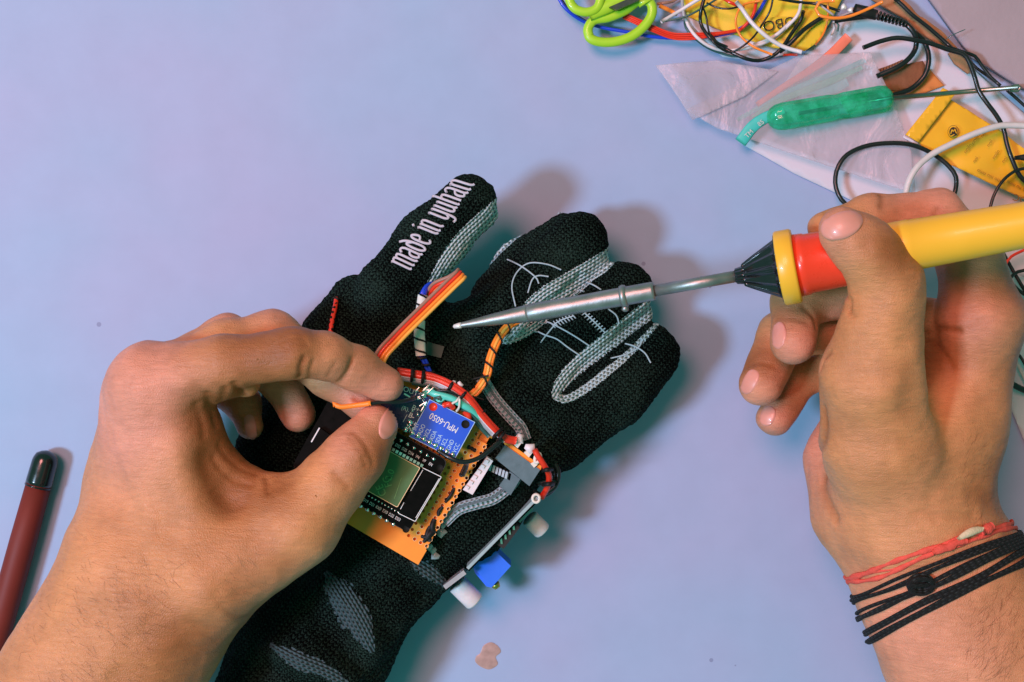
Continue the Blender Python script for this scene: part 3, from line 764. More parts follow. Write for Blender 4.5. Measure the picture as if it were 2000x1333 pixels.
nail(rh, ra, (1522, 655), (-.05, 1), 26, 14)
nail(rh, ra, (1466, 745), (-.45, .9), 26, 15)
nail(rh, ra, (1500, 812), (-.3, .95), 20, 15)
hairs(rh, 'forearm_hair', ra, (1880, 860, 2000, 1333), 420, lambda a, b: (.5, -.8), .006)

# ---------------------------------------------------------------- wrist bands (hug the arm)
def wrist_loop(l, r, zc=.062, n=110, lift=.0012, wob=0.0, seed=0, lean=0.0):
    """loop round the arm seen from photo pixel l to photo pixel r"""
    a, b = P(*l, zc), P(*r, zc); c = (a+b)/2; u = (b-a)/np.linalg.norm(b-a); v = np.array([0, 0, H])-c; v -= u*v.dot(u); v /= np.linalg.norm(v); nrm = np.cross(u, v)
    th = np.linspace(0, 2*math.pi, n, endpoint=False)
    base = c+nrm*(wob*np.sin(th*3+seed)+wob*.6*np.sin(th*5+seed*2))[:, None]
    D = np.cos(th)[:, None]*u+np.sin(th)[:, None]*v; t = np.full(n, .060)
    for _ in range(60): t -= np.clip(rh(base+D*t[:, None]), -.004, .01)*.8
    X_ = base+D*(t[:, None]+lift); X_ = (X_+np.roll(X_, 1, 0)+np.roll(X_, -1, 0))/3
    return [x for x in X_]+[X_[0]]
def thing_tube(name, pts, r, m, label, cat, group=None, **kw):
    return tag(tube(name, pts, r, m, **kw), label, cat, group)
rb = empty('red_thread_bracelet', P(1800, 1090, .06), 'frayed red and cream thread bracelet tied above the black cords on right wrist', 'bracelet')
for k, (l, r, r_) in enumerate([((1643, 1134), (1945, 1030), .0010), ((1650, 1146), (1948, 1040), .0009), ((1645, 1140), (1947, 1034), .0006)]):
    L_ = wrist_loop(l, r, wob=.0005+.0003*k, seed=k, lift=.0004)
    tube('thread', L_, [r_*(1+.35*math.sin(i*1.7)) for i in range(60)], M['br_red'], rb, sides=8, resample=False, flat=.6)
def on_arm(pts, lift):
    q_, ok_ = rh.cast([p[0] for p in pts], [p[1] for p in pts]); return list((q_+rh.grad(q_)*lift)[ok_])
tube('twist', on_arm([(1820, 1078), (1836, 1070), (1850, 1068), (1866, 1058), (1885, 1056)], .0012), [.0010, .0020, .0013, .0019, .0012, .0016, .0009], M['br_red'], rb, sides=9, flat=.7)
tube('twist', on_arm([(1866, 1052), (1884, 1042), (1900, 1036), (1916, 1034)], .0016), [.0007, .0013, .0016, .0013, .0007], M['br_cream'], rb, sides=9, flat=.7)
tube('twist', on_arm([(1914, 1040), (1924, 1034), (1932, 1028)], .0014), [.0014, .0022, .0016], M['br_red'], rb, sides=9, flat=.7)
bb = empty('black_cord_bracelet', P(1820, 1150, .06), 'black braided cord bracelet wound many times round the right wrist with a knot', 'bracelet')
for k, (l, r) in enumerate([((1650, 1172), (1956, 1052)), ((1653, 1180), (1960, 1062)), ((1674, 1199), (1964, 1070)), ((1680, 1207), (1969, 1080)), ((1701, 1228), (1975, 1088)), ((1708, 1243), (1982, 1102)), ((1712, 1246), (1986, 1108)), ((1690, 1203), (1968, 1066)), ((1656, 1184), (1958, 1058)), ((1677, 1211), (1966, 1074)), ((1704, 1233), (1978, 1094))]):
    tube('cord', wrist_loop(l, r, lift=.0009+.0005*(k % 2), wob=.0004, seed=k), .00074, M['cord'], bb, sides=8, resample=False)
q_, ok_ = rh.cast([1795], [1140]); kc = q_[0]+np.array([0, 0, .0026])
for k in range(6):
    pts = [kc+np.array([math.cos(a+k)*.0044, math.sin(a+k)*.0032*math.cos(k*.8), math.sin(a)*.0018*math.sin(k*.8)]) for a in np.linspace(0, 6.0, 12)]
    tube('knot_turn', pts, .0011, M['cord'], bb, sides=7, step=.0008)

# ---------------------------------------------------------------- glove trim
# stitched lines
def stitch(o, pts, r=.00032):
    X_ = drape(gl, ZM(860, 400, 3.333, pts), .0009)
    if len(X_) > 3: tube('stitched_line', X_[::1], r, M['thread_grey'], glove, sides=7, resample=False)
for pts in [[(445, 365), (535, 410), (620, 475), (640, 515)], [(780, 425), (700, 395), (600, 385), (540, 410), (490, 470), (470, 550), (488, 665)],
            [(700, 470), (640, 465), (600, 490), (570, 575)], [(940, 510), (1000, 530), (1050, 560)], [(860, 580), (900, 565), (940, 575)],
            [(630, 765), (700, 770), (790, 810), (880, 860), (965, 915)], [(590, 815), (680, 855), (760, 880), (830, 930), (900, 975)],
            [(870, 730), (800, 755), (740, 790)], [(755, 785), (700, 850), (655, 905)], [(940, 710), (1000, 765), (1065, 830)],
            [(1090, 680), (1140, 720), (1155, 770)], [(1205, 912), (1270, 930), (1330, 970), (1365, 1030)], [(1320, 885), (1285, 940), (1200, 985), (1110, 1010)]]:
    stitch(0, pts)
for a, b, n in [((870, 730), (740, 792), 8), ((940, 712), (1065, 832), 9)]:
    for i in range(n):
        t = i/(n-1); x = a[0]+(b[0]-a[0])*t; y = a[1]+(b[1]-a[1])*t
        d = (14, 16) if b[0] < a[0] else (17, -13); stitch(0, [(x-d[0], y-d[1]), (x, y), (x+d[0], y+d[1])], .00026)
# lettering: condensed black-letter strokes, unit x-height
GL = {'m': (25, [[(1, .95), (4, 1), (4, 0), (6, -.05)], [(4, .9), (9, 1.02), (13, .92), (13, 0), (15, -.05)], [(13, .9), (18, 1.02), (22, .92), (22, .08), (25, -.04)]]),
      'n': (17, [[(1, .95), (4, 1), (4, 0), (6, -.05)], [(4, .88), (9, 1.03), (13, .92), (13, .08), (16, -.04)]]),
      'i': (7, [[(1, .93), (4, 1), (4, .06), (7, -.03)], [(2, 1.22), (5, 1.32)]]),
      'u': (17, [[(1, .95), (4, 1), (4, .1), (8, -.04), (12, .1)], [(10, .95), (13, 1), (13, .06), (16, -.03)]]),
      'a': (16, [[(2, .88), (6, 1.04), (12, .9), (12, .08), (15, -.04)], [(12, .6), (5, .48), (3, .25), (6, .0), (12, .12)]]),
      'd': (16, [[(12, .75), (6, .98), (3, .75), (3, .2), (7, -.03), (12, .18), (12, .8), (9, 1.12), (3, 1.32)]]),
      'e': (14, [[(3, .5), (11, .62), (11, .85), (7, 1.02), (3, .8), (3, .2), (7, -.03), (12, .12)]]),
      'y': (17, [[(1, .95), (4, 1), (4, .15), (8, .0), (13, .2)], [(10, .95), (13, 1), (13, -.1), (9, -.38), (3, -.34)]]),
      'h': (17, [[(1, 1.36), (4, 1.34), (4, 0), (6, -.04)], [(4, .86), (9, 1.0), (13, .9), (13, .0)]]), ' ': (9, [])}
txt = 'made in yuhan'; tot = sum(GL[c][0] for c in txt); b0 = np.array([798, 529.]); b1 = np.array([924, 361.]); up0 = np.array([-34., -15.]); up1 = np.array([-35, -10.]); cur = 0
for ch in txt:
    if ch == ' ': cur += GL[ch][0]; continue
    V_ = []; F_ = []
    for st in GL[ch][1]:
        pts = []
        for x, y in st:
            t = (cur+x)/tot; pts.append(tuple(b0+(b1-b0)*t+(up0*(1-t)+up1*t)*(y*.98-.02)))
        pts = pts if len(pts) > 1 else pts*2
        X_ = drape(gl, pts, .0009, 2.5)
        if len(X_) < 2: continue
        v, f, _ = sweep(X_, .00052, sides=7, flat=.5, up=(0, 0, 1), resample=False); n = len(V_)
        V_ += list(v); F_ += [tuple(i+n for i in q) for q in f]
    if V_: mobj('printed_letter', V_, F_, M['print'], glove)
    cur += GL[ch][0]

# ================================================================== SOLDERING IRON
def ax(x, dz=0): # iron axis point for a photo column
    t = (x-894)/1106; return P(x, 637-t*197, .066+t*.050+dz)
iron = empty('soldering_iron', ax(1600), 'yellow and red soldering iron with a steel tip held in the right hand', 'soldering iron')
def turn(name, x0, x1, prof, m, **kw):
    a, b = ax(x0), ax(x1); L = np.linalg.norm(b-a); z = (a[2]+b[2])/2
    V, F = lathe(a, b, [(t*L, r*K(z)) for t, r in prof], **kw); o = mobj(name, V, F, m, iron)
    return o
turn('tip', 893, 1032, [(-.01, .5), (0, 3.5), (.03, 5.2), (.1, 6), (.5, 11.5), (.97, 17), (1, 16)], M['steel'])
turn('tinned_end', 890, 905, [(-.35, 1), (-.2, 4), (.4, 5.6), (.75, 5.9), (.76, 5)], M['tin'])
turn('barrel', 1031, 1278, [(0, 16.5), (.01, 18), (.1, 18.6), (.4, 17.6), (.6, 18.2), (.98, 18.2), (1, 17.5), (1.001, 10)], M['steel'])
turn('collar', 1211, 1225, [(0, 17), (.1, 21.5), (.5, 23), (.9, 21.5), (1, 17)], M['steel'])
o = P(1221, 601, ax(1221)[2]); mobj('set_screw', *lathe(o+np.array([0, .0012, 0]), o-np.array([0, .0016, 0]), [(0, .0008), (0, .0009), (.0012, .0012), (.0022, .0014), (.0028, .0006)]), M['steel'], iron)
turn('rod', 1276, 1452, [(0, 11.5), (1, 11.5)], M['steel'])
turn('ferrule', 1436, 1524, [(0, 13), (.02, 15.5), (.18, 18), (.2, 22), (.85, 53), (.93, 56), (.95, 66), (1, 66)], M['iron_black'], n=72, flutes=12, fdepth=.16)
for k in range(12):
    a, b = ax(1452), ax(1520); T = (b-a)/np.linalg.norm(b-a); Nn = np.cross(T, [0, 0, 1.]); Nn /= np.linalg.norm(Nn); Bn = np.cross(T, Nn); th = 2*math.pi*k/12
    e = math.cos(th)*Nn+math.sin(th)*Bn; kz = K(a[2]); tube('rib', [a+e*19*kz, a+T*.004+e*31*kz, b+e*55*kz], .0006, M['iron_black'], iron, sides=6)
turn('front_ring', 1521, 1556, [(0, 60), (.02, 71), (.12, 73.5), (.88, 73.5), (1, 71), (1.01, 58)], M['iron_yellow'], n=48)
turn('grip_sleeve', 1553, 1738, [(0, 62), (.12, 61), (.14, 59), (.45, 57), (.6, 57), (.95, 54), (.99, 52), (1, 48)], M['iron_red'], n=48)
turn('handle', 1734, 2120, [(0, 49), (.01, 51.5), (.12, 52), (.125, 51), (.35, 48.5), (.7, 45), (1, 44)], M['iron_yellow'], n=48)

# ================================================================== ELECTRONICS ON THE GLOVE
def px_of(v): return (CX+v[0]/K(v[2]), CY-v[1]/K(v[2]))
# --- perforated strip board
ZB = .0575
A0 = np.array([935, 897.]); dd = np.array([-.504, .864]); cc = np.array([-.864, -.504])
def bp(c, d): q = A0+dd*d+cc*c; return (q[0], q[1])
pb = empty('perforated_board', P(860, 960, ZB-.002), 'orange perforated circuit board sewn to the glove with black thread', 'circuit board')
pit_c, pit_d = 13.6, 14.0; V_ = []; F_ = []; VR = []; FR = []
nc, nd = 16, 18
rad_h = 3.3
for i in range(nc):
    for j in range(nd):
        c0, d0 = 2+i*pit_c, -40+j*pit_d
        if d0 < -35 and i < 2: continue
        if i > 3 and j > nd-5:
            n = len(V_); V_ += [P(*bp(c0+a*pit_c/2, d0+b*pit_d/2), ZB) for a, b in ((-1, -1), (1, -1), (1, 1), (-1, 1))]; F_.append((n, n+1, n+2, n+3)); continue
        sq = [(-1, -1), (0, -1), (1, -1), (1, 0), (1, 1), (0, 1), (-1, 1), (-1, 0)]
        lo_c = .30 if (i == 0) else 1.0
        n = len(V_)
        for u, v in sq:
            uu = u*pit_c/2*(lo_c if u < 0 else 1); 
            if i == 0 and u < 0: uu += (1.6 if (j % 2) else -1.0) if v == 0 else 0
            V_.append(P(*bp(c0+uu, d0+v*pit_d/2), ZB))
        for z_ in (ZB, ZB-.0016):
            for k in range(8):
                th = math.atan2(sq[k][1], sq[k][0]); V_.append(P(*bp(c0+rad_h*math.cos(th), d0+rad_h*math.sin(th)), z_))
        for k in range(8):
            k2 = (k+1) % 8; F_.append((n+k, n+k2, n+8+k2, n+8+k)); F_.append((n+8+k, n+8+k2, n+16+k2, n+16+k))
        if i == 0:
            m_ = len(V_); V_ += [np.array(V_[n+k])-np.array([0, 0, .0016]) for k in (0, 7, 6)]
            F_ += [(n, m_, m_+1, n+7), (n+7, m_+1, m_+2, n+6)]
        if (i < 3 or (i < 7 and j < 3)):
            n = len(VR)
            for rr_ in (rad_h+.1, rad_h+.8):
                for k in range(12):
                    th = k*math.pi/6; VR.append(P(*bp(c0+rr_*math.cos(th), d0+rr_*math.sin(th)), ZB)+np.array([0, 0, .0001]))
            FR += [(n+k, n+(k+1) % 12, n+12+(k+1) % 12, n+12+k) for k in range(12)]
dA, dB = -40-pit_d/2, -40+(nd-.5)*pit_d
cE = 2+(nc-.5)*pit_c
bmr = MB(); bmr.add(V_, F_)
bmr.add(*prism_px([bp(-2, dB), bp(-2, dB+33), bp(cE, dB+33), bp(cE, dB)], ZB-.0016, ZB))
bmr.add(*prism_px([bp(6, dA-17), bp(-2, dA-8), bp(-2, dA), bp(cE, dA), bp(cE, dA-17)], ZB-.0016, ZB))
board_px = [bp(3, dA), bp(3, dB), bp(cE, dB), bp(cE, dA)]
bmr.add(*prism_px(board_px, ZB-.0026, ZB-.00165))
bmr.build('board', M['orange_board'], pb)
o = mobj('hole_rims', VR, FR, M['copper_ring'], pb, False); o['kind'] = 'stuff'
# black thread through the holes
def zt(pts, r, z, m='thread_black', name='stitch', par=None):
    return tube(name, [P(a, b, z+(.0009 if 0 < i < len(pts)-1 else -.0004)) for i, (a, b) in enumerate(pts)], r, M[m], par or pb, sides=7)
for pts, r in [([(887, 954), (880, 968), (870, 981)], .0007), ([(864, 991), (857, 999), (856, 1006)], .0008), ([(909, 909), (905, 918), (900, 930)], .0008),
               ([(914, 874), (921, 876), (928, 881)], .0007), ([(848, 1016), (844, 1028), (846, 1040)], .0011), ([(846, 1036), (838, 1045), (832, 1054)], .0012),
               ([(824, 1048), (834, 1050), (843, 1046)], .0008), ([(840, 1030), (834, 1044), (840, 1056)], .0010), ([(828, 1058), (836, 1050), (850, 1038)], .0008)]:
    zt(pts, r, ZB)

# --- microcontroller board
ZE = .0665
B0 = np.array([874, 903.]); d2 = np.array([-.482, .876]); c2 = np.array([-.872, -.490])
def ep(c, d): q = B0+c2*c+d2*d; return (q[0], q[1])
esp = empty('microcontroller_board', P(760, 960, ZE), 'black microcontroller board with a green shielded radio module and rows of pin labels', 'circuit board')
mobj('board', *prism_px(rounded([ep(0, -3), ep(0, 158), ep(262, 158), ep(262, -3)], 14), ZE-.0016, ZE), M['pcb_black'], esp, False)
e_ = MB()
o1 = rounded([ep(.0, -3), ep(0, 158), ep(262, 158), ep(262, -3)], 14); o2 = rounded([ep(1.2, -1.8), ep(1.2, 156.8), ep(262, 156.8), ep(262, -1.8)], 13)
def ring_outline(outer, inner, z, mb):
    n = len(outer); V = [P(x, y, z) for x, y in outer]+[P(x, y, z) for x, y in inner]
    mb.add(V, [(i, (i+1) % n, n+(i+1) % n, n+i) for i in range(n)])
ring_outline(o1, o2, ZE+.00008, e_); e_.build('board_rim', M['chip'], esp)
ZC = ZE+.0032
def ppx(pts): return pts
ant = [(825, 914), (862, 932), (811, 1019), (778, 1003)]
mobj('radio_module', *prism_px([(862, 933), (811, 1021), (690, 955), (741, 868)], ZE+.0001, ZE+.0012), M['pcb_black'], esp, False)
can = rounded([(821, 914), (776, 992), (699, 949), (744, 872)], 3)
mobj('shield_can', *prism_px(can, ZE+.0012, ZC), M['can'], esp, False)
ring_ = MB(); 
def inset(poly, m):
    c_ = np.mean(np.array(poly), 0); return [tuple(np.array(p)+(c_-np.array(p))/np.linalg.norm(c_-np.array(p))*m) for p in poly]
ring_outline(can, inset(can, 1.6), ZC+.0001, ring_); ring_.build('can_edge', M['copper_ring'], esp)
tx = MB()
def line_px(mb, a, b, wpx, z):
    a = np.array(a, float); b = np.array(b, float); t = (b-a)/np.linalg.norm(b-a); s = np.array([-t[1], t[0]])*wpx/2
    mb.add([P(*(a+s), z), P(*(a-s), z), P(*(b-s), z), P(*(b+s), z)], [(0, 1, 2, 3)])
for a, b in [(ant[0], ant[1]), (ant[1], ant[2]), (ant[2], ant[3]), ((858, 935), (812, 1012))]: line_px(tx, a, b, 1.3, ZE+.0013)
line_px(tx, (826, 918), (802, 959), 1.2, ZE+.0013); line_px(tx, (789, 982), (782, 995), 1.2, ZE+.0013)
for i, s_ in enumerate(['EN', 'VP', 'VN', 'D34', 'D35', 'D32', 'D33', 'D25', 'D26', 'D27', 'D14', 'D12']):
    x, y = 841-i*12.8, 907.5-i*7.2
    text_at(tx, s_, x, y, ZE, (.872, .49), .0017, .72)
for i, s_ in enumerate(['D23', 'D22', 'TX0', 'RX0', 'D21', 'D19', 'D18', 'D5', 'TX2', 'RX2', 'D4', 'D2']):
    text_at(tx, s_, 777-i*12.6, 1014-i*7.1, ZE, (.872, .49), .0017, .74)
tx.build('silkscreen', M['silk'], esp)
cm = MB(); text_at(cm, 'CE', 745, 958, ZC, (-.4, -.9), .0042, .9); text_at(cm, 'FC', 757, 941, ZC, (-.3, -.95), .0040, .9); text_at(cm, '2.0', 762, 928, ZC, (.35, -.93), .0036, 1)
line_px(cm, (770, 975), (784, 934), .9, ZC+.0001)
cm.build('etched_marks', M['can_mark'], esp)
def blob(c, r, m, par, name='solder_joint', flat=.7):
    v = []; f = []
    n = 8
    rings = [(.15, 1.0), (.6, .85), (1.0, .45), (1.05, .0)]
    for i, (zf, rf) in enumerate([(0, 1.0), (.45, .85), (.85, .45), (1.0, .08)]):
        for k in range(n):
            th = k*2*math.pi/n; j = 1+.22*math.sin(k*2.3+c[0]*9e3); v.append((c[0]+r*rf*j*math.cos(th), c[1]+r*rf*j*math.sin(th), c[2]+r*zf*flat))
    for i in range(3):
        for k in range(n): f.append((i*n+k, i*n+(k+1) % n, (i+1)*n+(k+1) % n, (i+1)*n+k))
    f.append(tuple(range(3*n, 4*n)))
    return mobj(name, v, f, m, par)
for i in range(12):    # pads of the module, pins above and below
    pc = (825-i*6.9, 911-i*3.85); v, f = prism_px([(pc[0]-2.6, pc[1]-5.2), (pc[0]+2.4, pc[1]-2.8), (pc[0]-.6, pc[1]+2.6), (pc[0]-5.4, pc[1]+.2)], ZE+.001, ZE+.0016); mobj('module_pad', v, f, M['solder'], esp, False)
for i in range(14):
    blob(P(847-i*12.8, 897-i*7.2, ZE), .0008, M['solder'], esp, 'header_pin')
    blob(P(768-i*12.6, 1024-i*7.1, ZE), .0008, M['solder'], esp, 'header_pin')
for i in range(13): blob(P(778-i*6.4, 1001-i*3.6, ZE+.0011), .00045, M['solder'], esp, 'via')
for p in [(859, 915), (793, 1034)]:
    V, F, _ = sweep([P(*p, ZE-.001), P(*p, ZE+.00015)], .0014, sides=16, resample=False); mobj('mounting_hole', V, F, M['hole'], esp)
mobj('usb_socket', *prism_px([(624, 836), (650, 854), (634, 882), (608, 864)], ZE, ZE+.0026), M['pcb_black'], esp, False)
u_ = MB(); line_px(u_, (608, 864), (624, 836), 2.4, ZE+.0027); u_.build('socket_edge', M['silk'], esp)

# --- motion sensor board
ZM_ = .0675
mp_ = [(839, 780), (928, 825), (888, 898), (799, 853)]
mpu = empty('sensor_board', P(862, 838, ZM_), 'small blue sensor board with upside down lettering and eight soldered pins', 'circuit board')
mobj('board', *prism_px(mp_, ZM_-.0016, ZM_), M['pcb_blue'], mpu, False)
t1 = MB(); text_at(t1, 'MPU-6050', 867, 826, ZM_, (-.873, -.487), .0036, .78); t1.build('lettering', M['silk'], mpu)
t2 = MB()
for i, s_ in enumerate(['VCC', 'GND', 'SCL', 'SDA', 'XDA', 'XCL', 'ADO', 'INT']):
    text_at(t2, s_, 891-i*11.2, 875.5-i*6.0, ZM_, (.42, -.9), .0024, .78)
t2.build('pin_labels', M['silk_blue'], mpu)
for i in range(8): blob(P(884-i*11.3, 888.5-i*6.1, ZM_), .00115, M['solder'], mpu)
for p, c_ in [((846, 795), 'w_red'), ((909, 829), 'hole')]:
    V, F, _ = sweep([P(*p, ZM_-.001), P(*p, ZM_+.00015)], .0016, sides=20, resample=False); mobj('mounting_hole', V, F, M[c_], mpu)
r_ = MB(); ring_outline(mp_, inset(mp_, 1.4), ZM_+.0001, r_); r_.build('board_rim', M['silk_blue'], mpu)

# --- charger board under the finger tips
ZH = .0665
chg = empty('charger_board', P(790, 800, ZH), 'dark navy charger board under the fingertips with OUT and B terminals', 'circuit board')
mobj('board', *prism_px([(752, 738), (842, 776), (812, 850), (722, 812)], ZH-.0016, ZH), M['pcb_navy'], chg, False)
t3 = MB(); text_at(t3, 'OUT+', 806, 766, ZH, (.95, .33), .0028, 1.0); text_at(t3, 'B+', 812, 799, ZH, (.9, .45), .0028); text_at(t3, 'B-', 804, 813, ZH, (.9, .45), .0028); text_at(t3, '(R).', 792, 799, ZH, (.9, .3), .0022)
line_px(t3, (795, 810), (787, 825), .8, ZH+.0001); t3.build('lettering', M['silk'], chg)
for p, r in [((828, 772), .0017), ((801, 826), .0014), ((792, 840), .0012), ((806, 842), .0013)]: blob(P(*p, ZH), r, M['solder'], chg)
for k in range(9): blob(P(790+rng.uniform(0, 45), 776+rng.uniform(0, 70), ZH), rng.uniform(.0005, .0010), M['solder'], chg, 'solder_joint')
for a, b in [((835, 768), (846, 758)), ((826, 764), (838, 752)), ((800, 776), (790, 770)), ((833, 786), (822, 804)), ((792, 786), (822, 778)), ((790, 781), (820, 775)), ((820, 793), (830, 787)), ((812, 765), (818, 758))]:
    tube('lead', [P(*a, ZH+.001), P((a[0]+b[0])/2, (a[1]+b[1])/2, ZH+.002), P(*b, ZH+.001)], .0004, M['solder'], chg, sides=6)

# --- slide switch, cream lugs
ZS = .056
sw = empty('slide_switch', P(1010, 908, ZS), 'grey metal slide switch with three cream solder lugs beside the orange board', 'switch')
mobj('body', *prism_px([(987, 870), (1055, 918), (1034, 950), (967, 896)], ZS-.006, ZS), M['switch'], sw, False)
mobj('lug_base', *prism_px([(984, 865), (990, 862), (1058, 911), (1056, 919), (987, 871)], ZS-.003, ZS-.0006), M['orange_board'], sw, False)
for c_, h_ in [((1009, 868), 1), ((1031, 886), 1)]:
    mobj('lug', *prism_px([(c_[0]-8, c_[1]-1), (c_[0]+3, c_[1]-9), (c_[0]+10, c_[1]-3), (c_[0]+2, c_[1]+8)], ZS-.003, ZS+.0014), M['cream'], sw, False)
    blob(P(c_[0]+4, c_[1]-10, ZS+.001), .0021, M['white_plastic'], sw)
rg = [P(1050+9*math.cos(t)*.55-2*math.sin(t), 895+9*math.sin(t)*1.0, ZS+.001) for t in np.linspace(0, 2*math.pi, 18)]
tube('eyelet', rg, .0007, M['cream'], sw, resample=False, sides=8)
mobj('lug', *prism_px([(1036, 906), (1044, 902), (1050, 908), (1043, 914)], ZS-.002, ZS+.0008), M['cream'], sw, False)
mobj('slider_plate', *prism_px([(996, 921), (1016, 936), (997, 968), (975, 949)], ZS-.006, ZS-.003), M['switch'], sw, False)
# --- white header block
hb = empty('white_header_block', P(935, 925, .056), 'ridged white plastic header block between orange board and grey strap', 'connector')
mobj('block', *prism_px([(951, 893), (963, 901), (923, 967), (904, 957)], .050, .0585), M['white_plastic'], hb, False)
for i in range(6):
    x, y = 952-i*7.6, 903+i*10.2; mobj('ridge', *prism_px([(x-4, y-6), (x+3, y-2), (x, y+3), (x-7, y-1)], .0586, .0592), M['white_plastic'], hb, False)
bh = empty('blue_ribbed_plug', P(975, 914, .054), 'small blue grey ribbed plug under the switch corner', 'connector')
for i in range(7):
    x, y = 957+i*6.2, 906+i*3.0; mobj('rib', *prism_px([(x, y), (x+4.4, y+2), (x+1.6, y+15), (x-2.8, y+13)], .049, .053+(i % 2)*.0006), M['strap'], bh, False)

# --- grey straps, sewn over the glove
def strap(pts, wpx, label, dz=0.0):
    X_ = drape(gl, pts, .0016+dz, 3.0)
    V, F, UV = sweep(X_, wpx/2*K(.05), sides=14, flat=.28, up=(0, 0, 1), resample=False)
    return tag(mobj('grey_strap', V, F, M['strap'], None, True, UV), label, 'strap', 'grey woven straps holding the boards')
strap([(940, 738), (965, 778), (1000, 818), (1015, 835), (1024, 858)], 25, 'grey woven strap running from the orange wires down to the switch lugs')
strap([(868, 1018), (895, 994), (930, 982), (962, 972), (992, 948), (1005, 930)], 25, 'grey woven strap curving from the orange board edge to under the switch')

# --- converter board standing on edge
vb = empty('converter_board', P(980, 1040, .03), 'converter board standing on edge at the glove side with a blue trimmer', 'circuit board')
def edge_plate(a, b, z0, z1, wpx, name, m):
    a = P(*a, z1); b = P(*b, z1); t = (b-a)/np.linalg.norm(b-a); s = np.array([-t[1], t[0], 0])*wpx/2*K(z1)
    mobj(name, *prism([(a+s)[:2], (a-s)[:2], (b-s)[:2], (b+s)[:2]], z0, z1), m, vb, False)
edge_plate((913, 1111), (1050, 972), .018, .052, 6, 'board', M['board_edge'])
edge_plate((915, 1115), (1052, 976), .018, .050, 4, 'board_face', M['pcb_black'])
edge_plate((868, 1148), (908, 1118), .026, .046, 9, 'bracket', M['glass_resin'])
edge_plate((1010, 1016), (1036, 990), .030, .042, 16, 'end_cap', M['board_edge'])
rgp = [P(1047+7*math.cos(t), 974+8*math.sin(t), .053) for t in np.linspace(0, 6.28, 14)]; tube('end_ring', rgp, .0006, M['cream'], vb, sides=7, resample=False)
mobj('trimmer', *prism_px([(962, 1071), (998, 1106), (960, 1148), (924, 1108)], .022, .038), M['pot_blue'], vb, False)
mobj('trimmer_seam', *prism_px([(924, 1108), (960, 1148), (950, 1146), (928, 1120)], .020, .034), M['pot_blue'], vb, False)
mobj('trimmer_screw', *lathe(P(966, 1140, .032), P(972, 1149, .032), [(0, .0018), (.001, .0018), (.0022, .0012)]), M['brass'], vb)
mobj('chip', *prism_px([(1001, 1018), (1015, 1031), (984, 1072), (966, 1062)], .034, .0475), M['chip'], vb, False)
for i in range(4):
    x, y = 979+i*8, 1057-i*9.2; mobj('chip_leg', *prism_px([(x-2.5, y-5), (x+1, y-6), (x+3, y+6), (x-1, y+6)], .0470, .0482), M['solder'], vb, False)
for a, b, r in [((1034, 1012), (1060, 1038), 23), ((892, 1140), (928, 1176), 26)]:
    za, zb = .028, .026
    p0, p1 = P(*a, za), P(*b, zb); L = np.linalg.norm(p1-p0); rw = r*.78*K(za)
    mobj('standoff', *lathe(p0, p1, [(0, rw*.9), (L*.05, rw), (L*.93, rw), (L, rw*.9), (L*1.001, rw*.3)]), M['white_plastic'], vb)
tag(tube('glue_lump', [P(x, y, z) for x, y, z in [(846, 1158, .034), (856, 1150, .036), (866, 1143, .037)]], [.0006, .0012, .0007], M['w_teal'], sides=8), 'tiny turquoise stripped wire end below the converter bracket', 'wire end')
for k, (x, y) in enumerate([(865, 1025), (862, 1040), (845, 1075), (850, 1085), (838, 1068)]):
    q_, ok_ = gl.cast([x], [y])
    if ok_[0]:
        o = blob(q_[0]+np.array([0, 0, -.0003]), .0016+.0005*(k % 2), M['glass_resin'], None, 'glue_blob'); tag(o, ['clear glue blob nearest the grey strap beside the orange board', 'clear glue blob just under the topmost one beside orange board', 'small clear glue blob left of the lowest orange board corner', 'clear glue blob near the cuff below the orange board', 'clear glue blob touching the bottom corner of orange board'][k], 'glue', 'glue blobs below the orange board')

# ================================================================== WIRES ON THE GLOVE
def offset_path(pts, off):
    X_ = [np.array(p, float) for p in pts]; out = []
    for i in range(len(X_)):
        t = X_[min(i+1, len(X_)-1)]-X_[max(i-1, 0)]; t[2] = 0; t /= np.linalg.norm(t)+1e-9; s = np.array([-t[1], t[0], 0]); out.append(X_[i]+s*off)
    return out
rbn = empty('ribbon_cable', P(830, 620, .06), 'flat ribbon cable of brown red orange and amber wires looping out from the fingers', 'ribbon cable')
path = catmull(PS([(738, 745, .074), (742, 700, .075), (775, 660, .074), (830, 605, .070), (880, 556, .068), (897, 540, .0675)]), .002)
for k, m_ in enumerate(['w_brown', 'w_red', 'w_orange', 'w_amber']):
    off = (1.5-k)*.0013; pp = offset_path(path, off); e = pp[-1]
    f_ = [e+np.array([.0009, .0012, -.0010]), e+np.array([.0003, .0006, -.0030]), e+np.array([-.0028, -.0014, -.0045]), e+np.array([-.009, -.004, -.0075]), e+np.array([-.012, -.008, -.012])]
    tube('wire', pp+f_, .00072, M[m_], rbn, sides=10, step=.001)
def spiral(center, r, turns, rt=.00035, m='thread_black', par=None, ph=0):
    c = catmull(center, .0006); n = len(c); out = []
    for i, p in enumerate(c):
        t = c[min(i+1, n-1)]-c[max(i-1, 0)]; t = t/np.linalg.norm(t); a = np.cross(t, [0, 0, 1.]); a /= np.linalg.norm(a)+1e-9; b = np.cross(a, t)
        th = 2*math.pi*turns*i/(n-1)+ph; out.append(p+r*(math.cos(th)*a+math.sin(th)*b))
    return tube('thread_wrap', out, rt, M[m], par, sides=6, resample=False)
